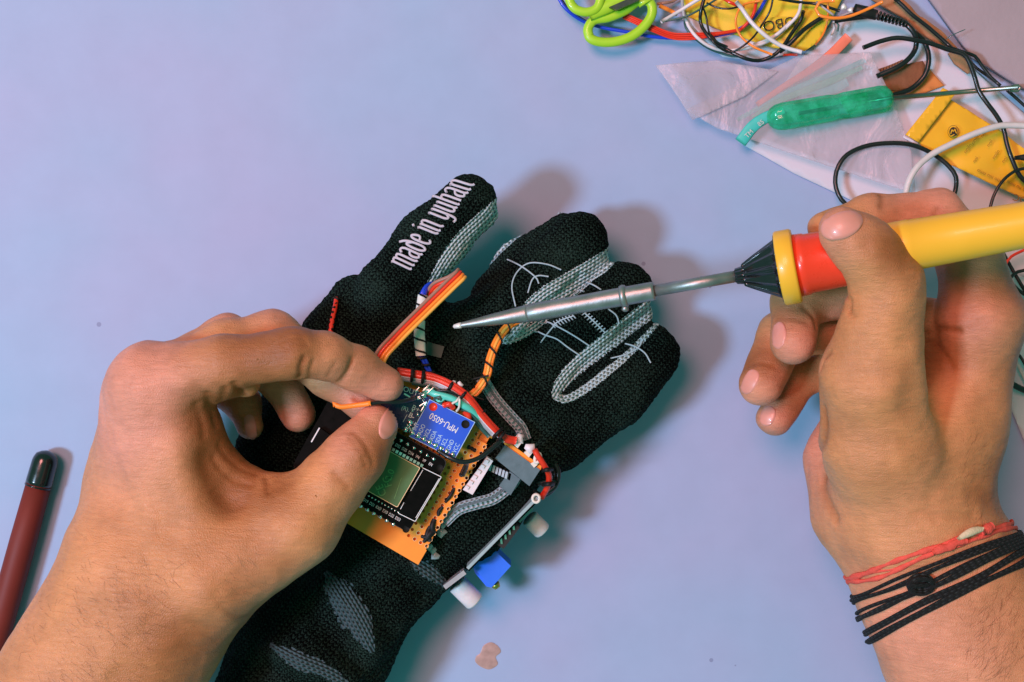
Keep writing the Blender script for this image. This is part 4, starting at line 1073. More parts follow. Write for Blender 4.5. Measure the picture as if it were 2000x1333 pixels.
# blue wires with white sleeve
bw = empty('blue_wire_bundle', P(822, 620, .06), 'blue wires in a white sleeve wrapped with black thread', 'wire')
for k in range(4):
    o = k*2.6
    tube('wire', PS([(856, 562+o*.6, .050), (846, 553+o, .055), (832, 560+o, .058), (822+o*.8, 578, .059), (820+o, 592, .059)]), .00075, M['w_blue'], bw, sides=9)
slc = PS([(826, 577, .0605), (822, 610, .061), (819, 650, .061), (822, 695, .0605)])
tube('sleeve', slc, [.0020, .0021, .0021, .0022, .0020], M['sleeve'], bw, sides=14, flat=.8)
spiral(slc, .0021, 5.5, .0004, par=bw, ph=1.0)
for k in range(2): tube('wire', PS([(819+k*6, 694, .0600), (826+k*6, 705, .0595), (834+k*5, 722, .059), (845, 735, .059)]), .00062, M['w_blue'], bw, sides=8)
spiral(PS([(822, 696, .06), (834, 715, .0595), (848, 738, .059)]), .0014, 3, .0005, par=bw)
# orange bundle
ob = empty('orange_wire_bundle', P(950, 700, .058), 'two orange wires bound with spiral black thread leading to the boards', 'wire')
for k in (-1, 0, 1):
    pp = offset_path(PS([(1012, 625, .052), (990, 640, .054), (972, 665, .056), (958, 700, .058), (950, 735, .0595), (930, 765, .0605), (912, 778, .061)]), k*.0010)
    pp = [p+np.array([0, 0, .0005*(k == 0)]) for p in pp]; tube('wire', pp, .00068, M['w_orange' if k else 'w_amber'], ob, sides=10)
spiral(PS([(995, 635, .054), (972, 665, .0562), (958, 700, .058), (950, 735, 0.0597), (932, 762, .0606)]), .0019, 5, .0004, par=ob, ph=.5)
for a in [[(920, 742), (935, 738), (955, 734)], [(900, 782), (925, 776), (945, 781)]]: tube('thread_end', PS([(x, y, .0625) for x, y in a]), .0004, M['thread_black'], ob, sides=6)
# main red / grey / turquoise run
mr_ = empty('red_wire_run', P(950, 790, .062), 'red and grey wires tied with black thread arching over the boards to the switch', 'wire')
ctr = [(780, 729, .064), (815, 735, .065), (850, 741, .066), (885, 757, .067), (915, 780, .067), (940, 812, .065), (965, 840, .063), (985, 858, .061), (1006, 863, .059)]
tube('wire', PS(ctr), .0013, M['w_red'], mr_, sides=12)
tube('wire', PS([(x+2, y-5, z-.0002) for x, y, z in ctr[1:]]), .0009, M['w_red'], mr_, sides=10)
tube('wire', PS([(x, y+5, z+.0003) for x, y, z in ctr[:8]]), .0006, M['w_white'], mr_, sides=8)
tube('wire', PS([(x-1, y+9, z-.001) for x, y, z in ctr[:7]]), .0011, M['w_grey'], mr_, sides=10)
tube('wire', PS([(x-3, y-7, z-.002) for x, y, z in ctr[:6]]), .0009, M['w_red'], mr_, sides=10)
tube('wire', PS([(x-10, y+13, z-.002) for x, y, z in ctr[1:7]]), .0009, M['w_green'], mr_, sides=10)
for x, y, a in [(805, 733, .1), (826, 737, .1), (880, 755, .5), (905, 772, .7), (938, 808, 1.0), (972, 846, .8), (979, 853, .7)]:
    v = np.array([-math.sin(a), math.cos(a)])*11; zc = .0672 if x < 930 else .0645
    tube('thread_tie', [P(x-v[0], y-v[1], zc-.003), P(x-v[0]*.5, y-v[1]*.5, zc+.0005), P(x, y, zc+.0013), P(x+v[0]*.5, y+v[1]*.5, zc+.0005), P(x+v[0], y+v[1], zc-.003)], .0007, M['thread_black'], mr_, sides=7)
for k, (pts, m_) in enumerate([([(846, 770, .067), (856, 784, .069), (868, 780, .069), (872, 770, .067)], 'w_teal'), ([(900, 800, .067), (918, 806, .067), (935, 826, .065), (948, 838, .062)], 'w_green'), ([(905, 792, .066), (925, 806, .066), (945, 832, .063), (962, 850, .061)], 'w_black'), ([(850, 764, .068), (875, 764, .069), (900, 776, .068)], 'w_black'), ([(828, 760, .067), (842, 764, .068), (856, 772, .067)], 'tin')]):
    thing_tube('fine_lead', PS(pts), .0005, M[m_], ['turquoise hair thin lead looping above left hole of blue board', 'dark green hair thin lead at the top right of blue board', 'black hair thin lead running down to the grey switch', 'black hair thin lead just under the red wire arch', 'bare tinned lead beside the OUT lettering'][k], 'wire')
thing_tube('turquoise_wire', PS([(832, 762, .066), (850, 770, .068), (880, 778, .0685), (905, 792, .068), (922, 802, .0665), (945, 828, .062)]), .0014, M['w_teal'], 'short turquoise wire curving above the blue sensor board', 'wire')
thing_tube('green_wire_loop', PS([(848, 788, .064), (850, 778, .069), (858, 776, .070), (863, 784, .069), (860, 792, .066)]), .0006, M['w_green'], 'small green wire loop above the left hole of the sensor board', 'wire')
thing_tube('cream_wire_loop', PS([(885, 795, .067), (884, 788, .070), (892, 784, .071), (897, 776, .071), (897, 795, .070), (892, 803, .067)]), .00045, M['cream'], 'thin cream wire loop above the middle of the sensor board', 'wire')
thing_tube('short_red_wire', PS([(868, 792, .068), (878, 790, .070), (884, 796, .068)]), .0011, M['w_red'], 'short red wire end above the middle of the sensor board', 'wire')
thing_tube('red_wire_bend', PS([(908, 806, .066), (915, 812, .067), (916, 822, .064)]), .0012, M['w_red'], 'red wire bend at the upper right corner of the sensor board', 'wire')
rr2 = empty('red_wire_to_converter', P(1070, 930, .05), 'red wire going from the switch eyelet round to the converter board', 'wire')
tube('wire', PS([(1044, 878, .058), (1050, 890, .058), (1062, 908, .057), (1072, 928, .054), (1070, 950, .050), (1058, 972, .046)]), .0012, M['w_red'], rr2, sides=10)
for x, y in [(1068, 918), (1071, 946)]: tube('thread_tie', PS([(x-10, y+1, .051), (x, y, .0585), (x+10, y-1, .051)]), .0009, M['thread_black'], rr2, sides=7)
thing_tube('black_wire_arc', PS([(855, 880, .067), (880, 895, .069), (905, 903, .0685), (935, 895, .067), (962, 875, .065), (980, 858, .063)]), .0009, M['w_black'], 'thin black wire arcing under the sensor board to the switch', 'wire')
thing_tube('black_wire_stub', PS([(912, 903, .0675), (910, 915, .064), (904, 928, .060)]), .0009, M['w_black'], 'black wire stub dropping onto the orange board holes', 'wire')
for k, pts in enumerate([[(1040, 960), (1060, 968), (1080, 955), (1085, 930), (1078, 905)], [(1062, 965), (1084, 950), (1090, 920), (1075, 890)], [(1050, 945), (1075, 940), (1088, 945)]]):
    thing_tube('black_wire_tangle', PS([(x, y, .036+.004*k) for x, y in pts]), .0011, M['w_black'], ['black wire hugging the glove edge beside the red switch wire', 'outermost black wire loop at the glove edge beside the switch', 'short black wire crossing below the red switch wire'][k], 'wire')
thing_tube('orange_wire_held', PS([(655, 793, .083), (652, 789, .083), (665, 795, .083), (695, 792, .083), (725, 788, .084)]), .0010, M['w_orange'], 'orange wire bent back behind the pinching fingertips', 'wire')
thing_tube('pinched_wire', PS([(720, 790, .084), (745, 786, .083), (768, 786, .082), (795, 783, .078), (812, 778, .072)]), .0008, M['w_black'], 'thin black wire pinched between left thumb and index finger', 'wire')
# red spiral at the glove thumb
X_ = drape(gl, [(660, 585), (656, 605), (650, 630), (646, 655)], .0010)
rs = empty('red_black_wire', X_[0], 'red wire wrapped in black thread on the thumb side of glove', 'wire'); tube('wire', X_, .0010, M['w_red'], rs, resample=False); spiral(X_[::3], .0012, 7, .0006, par=rs)
X_, ok_ = gl.cast([833, 869, 862, 828], [668, 678, 700, 692]); X_ = X_+gl.grad(X_)*.0012
tag(mobj('green_tape', [*X_, *(X_-np.array([0, 0, .0008]))], [(0, 3, 2, 1), (4, 5, 6, 7), (0, 1, 5, 4), (1, 2, 6, 5), (2, 3, 7, 6), (3, 0, 4, 7)], mat('green_tape', (.02, .06, .045), .4), None, False), 'dark green tape scrap beside the white sleeved wires', 'tape')
for x, y, l_ in [(885, 750, 'white glue drop above the red wires, the left of two'), (898, 752, 'white glue drop above the red wires, nearer the orange bundle')]:
    tag(blob(P(x, y, .066), .0013, M['white_plastic'], None, 'glue_drop'), l_, 'glue', 'white glue drops above the red wires')

# ================================================================== PEN, STAIN
pen = empty('marker_pen', P(45, 1080, .005), 'dark red marker pen with glossy black cap lying at the left edge of table', 'pen')
p_ = [P(90, 895, .0058), P(76, 940, .0058), P(-22, 1300, .0058)]
T_ = (p_[2]-p_[0])/np.linalg.norm(p_[2]-p_[0]); kz = K(.0058)
mobj('cap', *lathe(p_[0]-T_*.0032, p_[2], [(0, .0008), (.0006, .0026), (.0018, .0044), (.0035, .0051), (.005, .0054), (.0135, .0056), (.0148, .0056), (.015, .0050)], n=40), M['pen_black'], pen)
mobj('barrel', *lathe(p_[0]-T_*.0032, p_[2], [(.0148, .0048), (.0149, .0053), (.04, .0056), (.09, .0056), (.14, .0052), (.1405, .003)], n=40), M['pen_red'], pen)
for a in (.0152, .0156): mobj('cap_ring', *lathe(p_[0]-T_*.0032, p_[2], [(a, .0050), (a, .0057), (a+.0003, .0057), (a+.0003, .0050)], n=40), M['pen_black'], pen)
def flat_blob(name, pts, z, m, h=.0004):
    q = [P(x, y, z)[:2] for x, y in catmull([np.array(p, float) for p in pts+[pts[0]]], 3)][:-1]
    c = np.mean(q, 0); n = len(q); V = [(*a, z) for a in q]+[(*(c+(a-c)*.88), z+h) for a in q]+[(*(c+(a-c)*.5), z+h*.8) for a in q]+[(*c, z+h*.9)]
    F = [(i, (i+1) % n, n+(i+1) % n, n+i) for i in range(n)]+[(n+i, n+(i+1) % n, 2*n+(i+1) % n, 2*n+i) for i in range(n)]+[(2*n+i, 2*n+(i+1) % n, 3*n) for i in range(n)]
    return mobj(name, V, F, m)
tag(flat_blob('resin_stain', [(930, 1282), (938, 1276), (944, 1262), (958, 1255), (972, 1262), (978, 1274), (968, 1284), (972, 1298), (956, 1308), (938, 1302), (928, 1292)], .0002, M['stain'], .00012), 'brown dried resin stain on the table below the glove cuff', 'stain')

# ================================================================== CLUTTER, UPPER RIGHT
def sheet(name, px, z, amp, m, res=.0022, freq=260, seed=0, thick=.0003, zf=None, parent=None):
    """a crumpled sheet: grid cut to a convex photo-pixel outline"""
    q = [P(x, y, z)[:2] for x, y in px]; q = np.array(q); a = sum(q[i][0]*q[(i+1) % len(q)][1]-q[(i+1) % len(q)][0]*q[i][1] for i in range(len(q)))
    if a < 0: q = q[::-1]
    lo, hi = q.min(0)-res, q.max(0)+res; nx, ny = int((hi[0]-lo[0])/res)+2, int((hi[1]-lo[1])/res)+2
    bm = bmesh.new(); g = [[bm.verts.new((lo[0]+i*res, lo[1]+j*res, 0)) for i in range(nx)] for j in range(ny)]
    for j in range(ny-1):
        for i in range(nx-1): bm.faces.new((g[j][i], g[j][i+1], g[j+1][i+1], g[j+1][i]))
    for i in range(len(q)):
        p0, p1 = q[i], q[(i+1) % len(q)]; d = p1-p0; nn = (d[1], -d[0], 0)
        bmesh.ops.bisect_plane(bm, geom=bm.verts[:]+bm.edges[:]+bm.faces[:], plane_co=(p0[0], p0[1], 0), plane_no=nn, clear_outer=True)
    X_ = np.array([v.co[:] for v in bm.verts]); L_ = lump(X_, freq, seed)*.6+np.abs(lump(X_, freq*.6, seed+2))*.8
    for v, l, x in zip(bm.verts, L_, X_):
        zz = z+amp*l
        if zf: zz = zf(x, zz)
        v.co.z = max(zz, z-amp*.3)
    V = [v.co[:] for v in bm.verts]; bm.verts.index_update(); F = [tuple(v.index for v in f.verts) for f in bm.faces]
    bd = [(e.verts[0].index, e.verts[1].index, e.link_faces[0]) for e in bm.edges if len(e.link_faces) == 1]
    n = len(V); V2 = V+[(v[0], v[1], v[2]-thick) for v in V]; F2 = F+[tuple(i+n for i in f[::-1]) for f in F]
    for a_, b_, f in bd:
        vs = [v.index for v in f.verts]; k = vs.index(a_)
        if vs[(k+1) % len(vs)] == b_: F2.append((b_, a_, a_+n, b_+n))
        else: F2.append((a_, b_, b_+n, a_+n))
    bm.free(); return mobj(name, V2, F2, m, parent)

A5 = lambda pts: ZM(1300, 0, 5, pts)
B5 = lambda pts: ZM(1600, 0, 5, pts)
C5 = lambda pts: ZM(1600, 160, 5, pts)
E3 = lambda pts: ZM(1080, 0, 3.226, pts)
# mauve mat beyond, its chipped brown edge
tag(sheet('grey_mat', [(1748, -60), (1800, 20), (1850, 82), (1900, 112), (1935, 160), (2080, 300), (2200, 300), (2200, -60)], .0042, .0003, M['mauve'], .004, 120, 3, .003), 'scuffed mauve grey mat in the upper right corner of the table', 'mat')
tag(sheet('chipped_board', [(1690, -30), (1712, 16), (1772, 36), (1798, 62), (1850, 94), (1890, 142), (1902, 138), (1850, 80), (1780, 20), (1748, -30)][:0] or [(1690, -30), (1712, 18), (1775, 40), (1842, 78), (1800, 36), (1748, -30)], .0052, .0006, M['bark'], .002, 500, 1, .002), 'brown chipped board piece along the upper left edge of the grey mat', 'board')
tag(sheet('chipped_board', [(1770, 36), (1796, 62), (1830, 86), (1872, 96), (1838, 60), (1800, 34)], .0055, .0005, M['bark'], .002, 500, 4, .002), 'middle brown chipped board piece under the black frayed cord', 'board')
tag(sheet('chipped_board', [(1853, 104), (1866, 124), (1892, 144), (1896, 138), (1884, 112), (1862, 98)], .0050, .0004, M['bark'], .002, 500, 5, .002), 'smallest brown chipped board piece near the crossing black cables', 'board')
# papers
tag(sheet('white_paper', [(1455, 285), (1650, 395), (1830, 470), (2150, 620), (2150, 330), (1905, 140), (1850, 92), (1790, 60), (1700, 10), (1640, 30), (1560, 120)], .0010, .0004, M['paper'], .004, 60, 0, .0004), 'crumpled white paper sheet spread under the cables and yellow packet', 'paper')
tag(sheet('white_paper', [(1895, 560), (1960, 520), (2150, 600), (2150, 1100), (2040, 960), (1975, 800)], .0006, .0002, M['paper'], .004, 60, 2, .0003), 'pale paper sheet behind the wrist at the right edge', 'paper')
tag(sheet('orange_card', B5([(560, 700), (700, 972), (960, 935), (1222, 838), (1080, 680), (900, 640)]), .0030, .0002, M['card'], .002, 200, 2, .0008), 'orange cardboard piece under the looped black cables', 'cardboard')
ser = [(555, 690)]
bbd = empty('brown_board_scrap', P(1765, 150, .004), 'brown serrated board scrap lying on the orange card inside the cable loop', 'board')
o = sheet('scrap', B5([(552, 692), (660, 880), (760, 890), (900, 850), (1000, 770), (1035, 640), (985, 545), (930, 560), (800, 640)]), .0046, .0004, M['foam_brown'], .0015, 700, 3, .0012, parent=bbd)
for i in range(9):
    x, y = 575+i*28, 690-i*9-(i*i)*.25; mobj('tooth', *prism_px(B5([(x, y-14), (x+20, y-20), (x+22, y+8), (x+2, y+14)]), .0035, .0050), M['foam_brown'], bbd, False)
# plastic bag with shrink tubing inside
tag(sheet('plastic_bag', [(1278, 127), (1355, 237), (1400, 252), (1500, 312), (1650, 395), (1790, 420), (1780, 300), (1745, 200), (1680, 70), (1640, 72), (1560, 110), (1420, 116)], .0075, .0016, M['bag'], .0018, 110, 1, .0001), 'milky plastic bag of coloured shrink tubing under the green screwdriver', 'plastic bag')
tag(sheet('plastic_bag_flap', [(1280, 128), (1352, 236), (1452, 190), (1520, 140), (1400, 118)], .0095, .0010, M['bag'], .0018, 130, 6, .0001), 'folded over milky plastic flap at the left corner of the bag', 'plastic film')
def flat_tube(name, pts, wpx, m, label, z=.005):
    return tag(tube(name, PS([(x, y, z) for x, y in pts]), [w*K(z) for w in wpx], m, sides=12, flat=.22, up=(0, 0, 1)), label, 'shrink tube', 'shrink tubes inside the plastic bag')
flat_tube('shrink_tube', [(1658, 72), (1620, 110), (1575, 142), (1530, 170), (1478, 205)], [10, 10, 7, 6, 5], M['hs_red'], 'widest salmon red shrink tube in the bag, nearest the wires', .0072)
flat_tube('shrink_tube', [(1690, 118), (1640, 140), (1580, 162), (1520, 190), (1440, 235)], [5, 5, 6, 5, 4], M['hs_teal'], 'teal shrink tube in the bag next below the salmon one', .0066)
flat_tube('shrink_tube', [(1684, 132), (1620, 160), (1560, 182), (1505, 205), (1470, 232)], [4, 7, 7, 5, 5], M['hs_green'], 'green shrink tube in the bag just above the screwdriver handle', .0068)
flat_tube('shrink_tube', [(1655, 160), (1620, 176), (1585, 176), (1560, 186)], [9, 12, 10, 6], M['hs_teal'], 'short broad teal shrink tube in the bag touching the screwdriver', .0062)
st = flat_tube('shrink_tube', [(1446, 279), (1468, 250), (1492, 232), (1530, 214)], [12, 12, 11, 9], M['hs_teal'], 'teal shrink tube with faint white print sticking out below the bag', .0092)
tm = MB(); text_at(tm, 'TM', 1463, 262, .0105, (.7, -.7), .0028); text_at(tm, '85', 1486, 241, .0105, (.75, -.6), .0028); o = tm.build('print', M['cable_white'], st)
tag(o)
# screwdriver
sd = empty('screwdriver', P(1620, 212, .012), 'screwdriver with clear green plastic handle lying on the plastic bag', 'screwdriver')
a_, b_ = P(1499, 233, .014), P(1741, 191, .0125); L_ = np.linalg.norm(b_-a_); k_ = K(.014)
mobj('handle', *lathe(a_, b_, [(0, 4*k_), (.0004, 12*k_), (.0018, 20*k_), (.004, 25*k_), (.007, 27*k_), (L_*.5, 26.5*k_), (L_*.56, 24*k_), (L_*.62, 26.5*k_), (L_*.92, 27*k_), (L_*.97, 24*k_), (L_, 15*k_)], n=48, flutes=6, fdepth=.10), M['green_clear'], sd)
for k in range(5):
    y = -14+k*7; p0 = P(1640+k*4, 208+y, .0165-abs(y)*.00012); p1 = P(1692+k*3, 199+y, .0165-abs(y)*.00012); tube('flute', [p0, p1], .0011, M['green_clear'], sd, sides=8)
mobj('shaft_core', *cyl(P(1560, 222, .0138), P(1742, 191, .0125), 4*k_), M['shaft'], sd)
mobj('shaft', *cyl(P(1740, 192, .0125), P(1986, 171, .008), 5*k_, 4.5*k_), M['shaft'], sd)
tube('hooked_end', PS([(1972, 178, .0085), (1988, 178, .0085), (1993, 172, .0085), (1988, 167, .0085), (1974, 170, .0085)]), .0006, M['shaft'], sd, sides=8)
# yellow foil sachet, lower one
ys = empty('yellow_sachet', P(1900, 280, .004), 'crumpled yellow foil sachet with folded top and small black print', 'packet')
sheet('foil', [(1860, 184), (1790, 276), (1818, 302), (1870, 330), (1940, 362), (2060, 420), (2120, 380), (2060, 320), (1940, 246)], .0068, .0011, M['yellow_foil'], .0014, 230, 2, .0012, parent=ys)
sheet('folded_top', [(1842, 172), (1866, 184), (1794, 278), (1769, 263)], .0105, .00025, M['yellow_foil'], .002, 80, 1, .0009, parent=ys)
sheet('white_seam', [(1766, 264), (1794, 280), (1790, 284), (1764, 269)], .0092, .0001, M['paper'], .002, 80, 1, .0003, parent=ys)
tmb = MB()
zt_ = .0098
for s_, x, y, sz, m_ in [('REYES', 1905, 272, .0026, 0), ('OLAS', 1921, 262, .0022, 0), ('MULTI', 1890, 290, .0024, 0), ('KEEP', 1933, 280, .0022, 0), ('300 V', 1945, 302, .0022, 0), ('CAT', 1962, 312, .0024, 0), ('III', 1905, 312, .0022, 0), ('Instruction Manual', 1935, 346, .0023, 0), ('Made of fine', 1985, 364, .0022, 0), ('DC', 1992, 388, .0042, 0)]:
    if s_ in ('REYES', 'OLAS', 'MULTI', 'KEEP', '300 V', 'CAT', 'III'): text_at(tmb, 'nnu'[:2]+'iln'[:len(s_) % 3+1], x, y, zt_, (.55, -.83), sz, 1, .0)
    else: text_at(tmb, {'Instruction Manual': 'uuno niu nmu', 'Made of fine': 'ln nu mnu'}.get(s_, s_), x, y, zt_-.0004, (-.88, -.42) if s_ != 'DC' else (-.95, -.3), sz, 1, .0)
tmb.build('small_print', M['ink_brown'], ys)
lg = MB()
for r0, r1 in ((12.2, 13), (0, 9.2)):
    n = 28; V = []; F = []
    for k in range(n):
        th = 2*math.pi*k/n
        for r in (r0, r1): V.append(P(1862+r*math.cos(th)*.85, 258+r*math.sin(th), .0099))
    for k in range(n): F.append((2*k, 2*k+1, (2*k+3) % (2*n), (2*k+2) % (2*n)))
    lg.add(V, F)
lg.build('round_logo', M['ink'], ys)
lw = MB()
for pts in [[(1857, 262), (1859, 253), (1862, 258), (1865, 252), (1868, 261)], [(1858, 266), (1864, 263)]]:
    for a, b in zip(pts[:-1], pts[1:]): line_px(lw, a, b, 1.6, .0100)
lw.build('logo_mark', M['yellow_foil'], ys)
# yellow bag, upper
yb = empty('yellow_bag', P(1480, 50, .004), 'yellow plastic bag with black lettering under the tangle of wires', 'plastic bag')
sheet('bag', A5([(120, -60), (220, 160), (340, 212), (560, 300), (850, 400), (1050, 470), (1350, 500), (1460, 430), (1600, 240), (1640, 160), (1780, -60)]), .0030, .0010, M['yellow_bag'], .0018, 170, 5, .0012, parent=yb)
sheet('bag_fold', A5([(1250, 480), (1360, 500), (1470, 425), (1610, 210), (1560, 170), (1440, 260), (1330, 380)]), .0056, .0007, M['yellow_bag'], .0018, 170, 6, .0008, parent=yb)
sheet('bag_fold', A5([(900, 190), (980, 330), (1130, 310), (1330, 215), (1290, 160), (1060, 170)]), .0052, .0003, M['yellow_bag'], .0018, 170, 7, .0008, parent=yb)
tm = MB(); text_at(tm, 'UBO', 1300+1105/5, 232/5, .0066, (-.985, .17), .0064, 1.05); tm.build('lettering', M['ink'], yb)
tag(sheet('white_paper', A5([(150, 180), (330, 380), (560, 560), (900, 600), (1200, 530), (1350, 420), (1200, 200), (500, 150)]), .0012, .0003, M['paper'], .003, 90, 2, .0003), 'white paper scrap under the wire tangle and yellow bag', 'paper')
# scissors
sc_ = empty('scissors', P(1205, 45, .01), 'scissors with lime green plastic handles at the top edge of table', 'scissors')
def ring3(name, pts, r, z, m, flat=.75):
    q = catmull([np.array([*p, 0.]) for p in pts+[pts[0], pts[1]]], 3); q = [P(p[0], p[1], z) for p in q[:-1]]
    n = len(q); V, F, UV = sweep(q, r, sides=14, flat=flat, up=(0, 0, 1), resample=False, cap=False); return mobj(name, V, F, m, sc_)
ring3('finger_loop', [(1148, 58), (1152, 74), (1170, 82), (1200, 82), (1232, 72), (1258, 52), (1273, 28), (1270, 6), (1248, 2), (1222, 20), (1190, 34), (1160, 40)], [9.5*K(.01)]*2, .010, M['scissor'])
ring3('thumb_loop', [(1108, -30), (1112, 0), (1124, 18), (1146, 24), (1166, 16), (1172, -6), (1160, -40), (1130, -50)], [9*K(.01)]*2, .013, M['scissor'])
tube('handle_arm', PS([(1262, 8, .0105), (1255, -10, .0105), (1262, -60, .0105)]), [15*K(.01), 17*K(.01), 14*K(.01)], M['scissor'], sc_, sides=14, flat=.6, up=(0, 0, 1))
tube('handle_arm', PS([(1150, 30, .012), (1185, 14, .012), (1230, -10, .012), (1260, -40, .012)]), [12*K(.01), 14*K(.01), 13*K(.01), 12*K(.01)], M['scissor'], sc_, sides=14, flat=.55, up=(0, 0, 1))
mobj('blade', *prism_px([(1190, 14), (1240, -8), (1250, 0), (1205, 20)], .0128, .0155), M['blade'], sc_, False)

# wire tangle: every wire its own thing
WG = 'loose wires tangled at the top edge of table'
def wire(pts, rpx, m, label, z=.006, wav=.0015, z2=None):
    n = len(pts); q = [P(p[0], p[1], (z if z2 is None else z+(z2-z)*i/(n-1))+wav*math.sin(i*1.9+len(label))) for i, p in enumerate(pts)]
    return tag(tube('loose_wire', q, rpx*K(z), M[m], sides=9, step=.0018), label, 'wire', WG)
for k in range(4):
    o = k*3.6-5; wire([(x, y+o*(1 if x < 1380 else .35)) for x, y in E3([(440, 95), (560, 150), (640, 185), (760, 228), (900, 228), (1050, 212), (1180, 190)])], 1.9, 'w_red',
         ['topmost strand of the red wire bundle beside the scissors', 'second strand of the red wire bundle beside the scissors', 'third strand of the red wire bundle beside the scissors', 'lowest strand of the red wire bundle beside the scissors'][k], .007, .0006)
wire(E3([(1180, 190), (1240, 130), (1270, 70), (1285, -20)]), 3.2, 'w_red', 'red wire turning up beside the blue one over yellow bag', .008)
wire(E3([(30, -20), (80, 55), (180, 130), (300, 172), (480, 205), (640, 234), (800, 243), (900, 240), (1050, 222), (1140, 200), (1230, 150), (1300, 70), (1350, -20)]), 3.6, 'w_blue', 'long royal blue wire passing under the green scissor loop', .0055, .0004)
wire(E3([(40, -30), (95, 50), (190, 122), (300, 165), (430, 195)]), 1.6, 'w_black', 'thin black wire running beside the blue wire under scissors', .0045, .0003)
wire(A5([(690, 20), (740, 80), (830, 210), (940, 320), (1060, 410), (1180, 470), (1330, 512)]), 4.2, 'w_white', 'thick white wire crossing diagonally over the lettered yellow bag', .0125, .0006)
wire(A5([(-40, 215), (120, 120), (250, 40), (350, -20)]), 3.6, 'w_white', 'white wire rising to the right beside the lime scissor loop', .0085)
wire(A5([(190, 150), (220, 250), (300, 360), (420, 450), (560, 495), (700, 488), (900, 445), (1060, 370), (1200, 250), (1300, 130), (1325, -20)]), 3.4, 'w_white', 'long white wire making a wide arc round the yellow bag', .0075, .001)
wire(A5([(160, -20), (170, 100), (200, 200), (330, 350)]), 3.2, 'w_grey', 'grey wire dropping at left side of the yellow bag', .0062)
wire(A5([(378, -20), (345, 110), (340, 220), (390, 320), (480, 410), (600, 465)]), 3.6, 'w_black', 'black wire curving down over the left of yellow bag', .0095)
wire(A5([(360, 60), (395, 160), (420, 300), (470, 420), (560, 490), (640, 512), (760, 450), (870, 350), (950, 230), (1020, 110), (1050, -20)]), 2.0, 'w_black', 'thin black wire making a U over the yellow bag', .0105)
wire(A5([(440, 350), (520, 440), (680, 530), (800, 580), (900, 595), (1000, 570), (1120, 490), (1230, 330), (1320, 200), (1345, 110)]), 3.8, 'w_black', 'thick black wire sagging lowest above the plastic bag', .0085)
wire(A5([(400, 30), (500, 75), (620, 88), (760, 55)]), 2.0, 'w_black', 'short thin black wire near the top of yellow bag', .0108)
wire(A5([(-50, 215), (180, 170), (360, 80), (520, -20)]), 2.2, 'w_green', 'dark green wire slanting over left corner of yellow bag', .0092)
wire(A5([(186, 160), (196, 270), (300, 390), (450, 490), (650, 552), (720, 555)]), 2.2, 'w_green', 'dark green wire along the outer rim of the tangle', .0045)
wire(A5([(920, 10), (770, 45), (700, 130), (686, 240), (730, 350), (850, 455), (1040, 535)]), 2.4, 'w_orange', 'thin orange wire looping down the middle of yellow bag', .0110)
wire(A5([(560, -20), (620, 20), (700, 55), (760, 75)]), 3.4, 'w_red', 'short red wire end at the top of yellow bag', .0088)
wire(A5([(1650, 10), (1500, 28), (1464, 90), (1500, 150), (1640, 180), (1800, 160), (2000, 80), (2120, 20)]), 3.2, 'w_orange', 'orange wire looping right over the black plug', .0140, .0005)
wire(A5([(1580, 10), (1588, 130), (1570, 250), (1530, 350), (1465, 435)]), 2.2, 'w_orange', 'thin orange wire along the right fold of yellow bag', .0100)
wire(A5([(1540, 165), (1380, 270), (1290, 350), (1200, 440), (1110, 510)]), 4.6, 'w_black', 'thick black wire crossing the right part of yellow bag', .0098)
wire(A5([(1100, -10), (1280, 22), (1450, 38), (1560, 65), (1700, 110)]), 3.0, 'w_black', 'black wire running along the top right of yellow bag', .0088)
wire(A5([(-60, 60), (0, 85), (60, 115), (110, 140)]), 4.2, 'w_orange', 'short orange wire end between the scissors and the tangle', .0065)
wire(A5([(-80, 40), (0, 30), (70, 15), (130, -20)]), 3.0, 'w_brown', 'brownish wire at the top beside the scissors', .0050)
wire(A5([(1150, 542), (1220, 535), (1285, 538)]), 2.6, 'w_red', 'tiny red wire end peeping out above the plastic bag', .0085, .0002)
wire(A5([(1470, 20), (1560, 90), (1640, 150)]), 2.2, 'w_grey', 'grey wire crossing the corner fold of yellow bag', .0125)
wire(A5([(1640, 220), (1650, 270), (1620, 350)]), 2.6, 'w_white', 'short white wire hanging below the right fold of yellow bag', .0080)
wire(A5([(1660, 210), (1690, 250), (1680, 305)]), 2.0, 'w_green', 'short dark green wire hanging below the black plug', .0085)
wire(A5([(860, 440), (980, 400), (1100, 330), (1220, 220)]), 3.6, 'w_white', 'white wire end lying across the lower yellow bag', .0068)
# plug and black cables
pl = empty('black_plug', P(1710, 30, .01), 'black cable plug with ribbed strain relief and small pins', 'plug')
tube('body', PS([(1668, 15, .012), (1690, 24, .012), (1712, 30, .0115)]), [8*K(.01), 12*K(.01), 10*K(.01)], M['chip'], pl, sides=14, flat=.8)
tube('wedge', PS([(1630, 42, .010), (1665, 33, .0105), (1700, 28, .011)]), [4*K(.01), 8*K(.01), 9*K(.01)], M['chip'], pl, sides=12, flat=.6)
for i in range(8): tube('relief_rib', PS([(1716+i*7, 31+i*2.2, .011), (1720+i*7, 32+i*2.4, .011)]), (9.5-i*.45)*K(.01), M['w_black'], pl, sides=12)
for p in [(1648, 14), (1662, 20)]: blob(P(*p, .011), .0013, M['tin'], pl, 'pin')
CG = 'black cables looping over the white paper'
def cable(pts, rpx, m, label, z=.006, wav=.0008, grp=CG, name='cable'):
    q = [P(p[0], p[1], max(.0045, z+wav*math.sin(i*1.7+len(label)))) for i, p in enumerate(pts)]
    return tag(tube(name, q, rpx*K(z), M[m], sides=12, step=.0018), label, 'cable', grp)
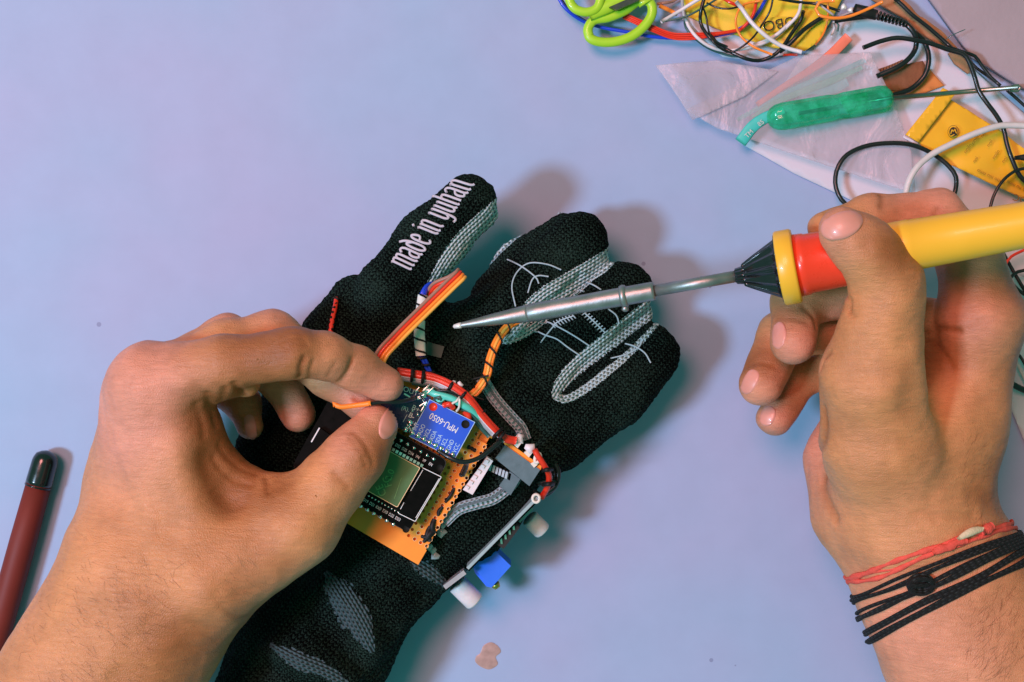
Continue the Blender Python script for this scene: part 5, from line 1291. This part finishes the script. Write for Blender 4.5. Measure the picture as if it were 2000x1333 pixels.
cable(B5([(560, 165), (700, 185), (820, 225), (900, 290), (945, 370), (942, 470), (880, 570), (760, 660), (560, 748)]), 5.2, 'w_black', 'black cable curving from the plug back down to the bag edge', .0090)
cable(B5([(430, 468), (600, 405), (760, 372), (920, 392), (1100, 430), (1250, 485), (1400, 530), (1460, 600), (1520, 760), (1560, 890), (1640, 1010), (1730, 1130), (1800, 1260), (1830, 1400), (1880, 1550), (1960, 1720), (2100, 1850)]), 4.6, 'w_black', 'long black cable running from the bag corner down past the yellow sachet', .0128, .0004)
cable(B5([(930, 320), (1010, 390), (1060, 500), (1068, 620), (1030, 740), (920, 855), (800, 910), (690, 935)]), 5.0, 'w_black', 'black cable loop bending around the brown board scrap', .0080)
cable(B5([(730, -20), (820, 60), (900, 140), (1060, 265), (1200, 385), (1290, 470)]), 4.0, 'w_black', 'frayed black cord along the edge of the mauve mat', .0085, .0003)
cable(B5([(1290, 470), (1420, 515), (1520, 550), (1600, 660), (1680, 760), (1770, 840)]), 3.4, 'w_black', 'frayed black cord branch ending near the screwdriver tip', .0090, .0003)
cable(B5([(1460, 590), (1540, 670), (1640, 740), (1720, 800)]), 3.0, 'w_black', 'thin black cord lying parallel inside the frayed branch', .0062, .0003)
cable(B5([(1835, 885), (1900, 940), (2010, 1040), (2100, 1130)]), 3.2, 'w_black', 'black cord continuing right below the screwdriver tip', .0055, .0003)
tag(tube('thread_wisp', PS([(1848, 77, .010), (1862, 68, .012), (1885, 58, .011)]), .0002, M['w_green'], sides=6), 'tiny dark thread wisp sticking out over the mauve mat', 'thread')
cable(C5([(300, 1230), (215, 1150), (165, 1040), (158, 930), (190, 820), (270, 715), (420, 640), (600, 605), (830, 605), (1000, 650), (1150, 730), (1270, 830), (1335, 930), (1330, 1060), (1280, 1180), (1200, 1260)]), 4.6, 'w_black', 'black cable making a large oval loop above the right hand', .0098, .0004)
cable(C5([(830, 1180), (850, 1070), (880, 960), (960, 830), (1100, 710), (1300, 605), (1500, 515), (1700, 445), (1850, 425), (2150, 440)]), 6.2, 'cable_white', 'cream cable arching over the yellow sachet and the oval loop', .0155, .0004, None)
cable(C5([(2150, 850), (1990, 850), (1900, 880), (1800, 960), (1720, 1080), (1675, 1210), (1660, 1350)]), 3.2, 'w_black', 'thin black cable bending down behind the yellow iron handle', .0150, .0003)
pk = tag(tube('black_connector', C5([(1900, 745), (1960, 742), (2100, 745)]) and PS([(1982, 309, .016), (1993, 308, .016), (2030, 309, .016)]), [4*K(.01), 7.5*K(.01), 7.5*K(.01)], M['chip'], sides=12, flat=.8), 'black connector at the right edge beside the yellow sachet', 'connector')
D3 = lambda pts: ZM(1900, 380, 3.174, pts)
cable(D3([(170, 330), (230, 440), (300, 560), (380, 690)]), 3.6, 'w_black', 'black cable crossing below the iron handle at the right edge', .0065)
cable(D3([(120, 380), (165, 350), (200, 352)]), 3.0, 'w_black', 'short black cable bend just under the iron handle', .0060)
cable(D3([(210, 560), (240, 510), (280, 480), (360, 465)]), 3.4, 'w_black', 'black cable arcing towards the right edge under the handle', .0095)
cable(D3([(250, 560), (290, 600), (370, 650)]), 3.6, 'w_black', 'black cable lowest of those beside the knuckles', .0075)
cable(D3([(180, 490), (200, 440), (240, 385), (330, 340)]), 2.8, 'w_red', 'red wire curving under the iron handle at the right edge', .0110, .0003, None)
cable(D3([(230, 960), (290, 1000), (340, 1080), (400, 1150)]), 3.0, 'w_black', 'black cable beside the index knuckle at the right edge', .0065)
cable(D3([(230, 980), (270, 1040), (320, 1140), (380, 1260)]), 3.2, 'cable_white', 'cream cable beside the index knuckle at the right edge', .0050, .0003, None)
cable(D3([(200, 1150), (250, 1180), (320, 1215), (400, 1240)]), 6.0, 'w_black', 'thick black cable leaving the right edge beside the wrist', .0065)
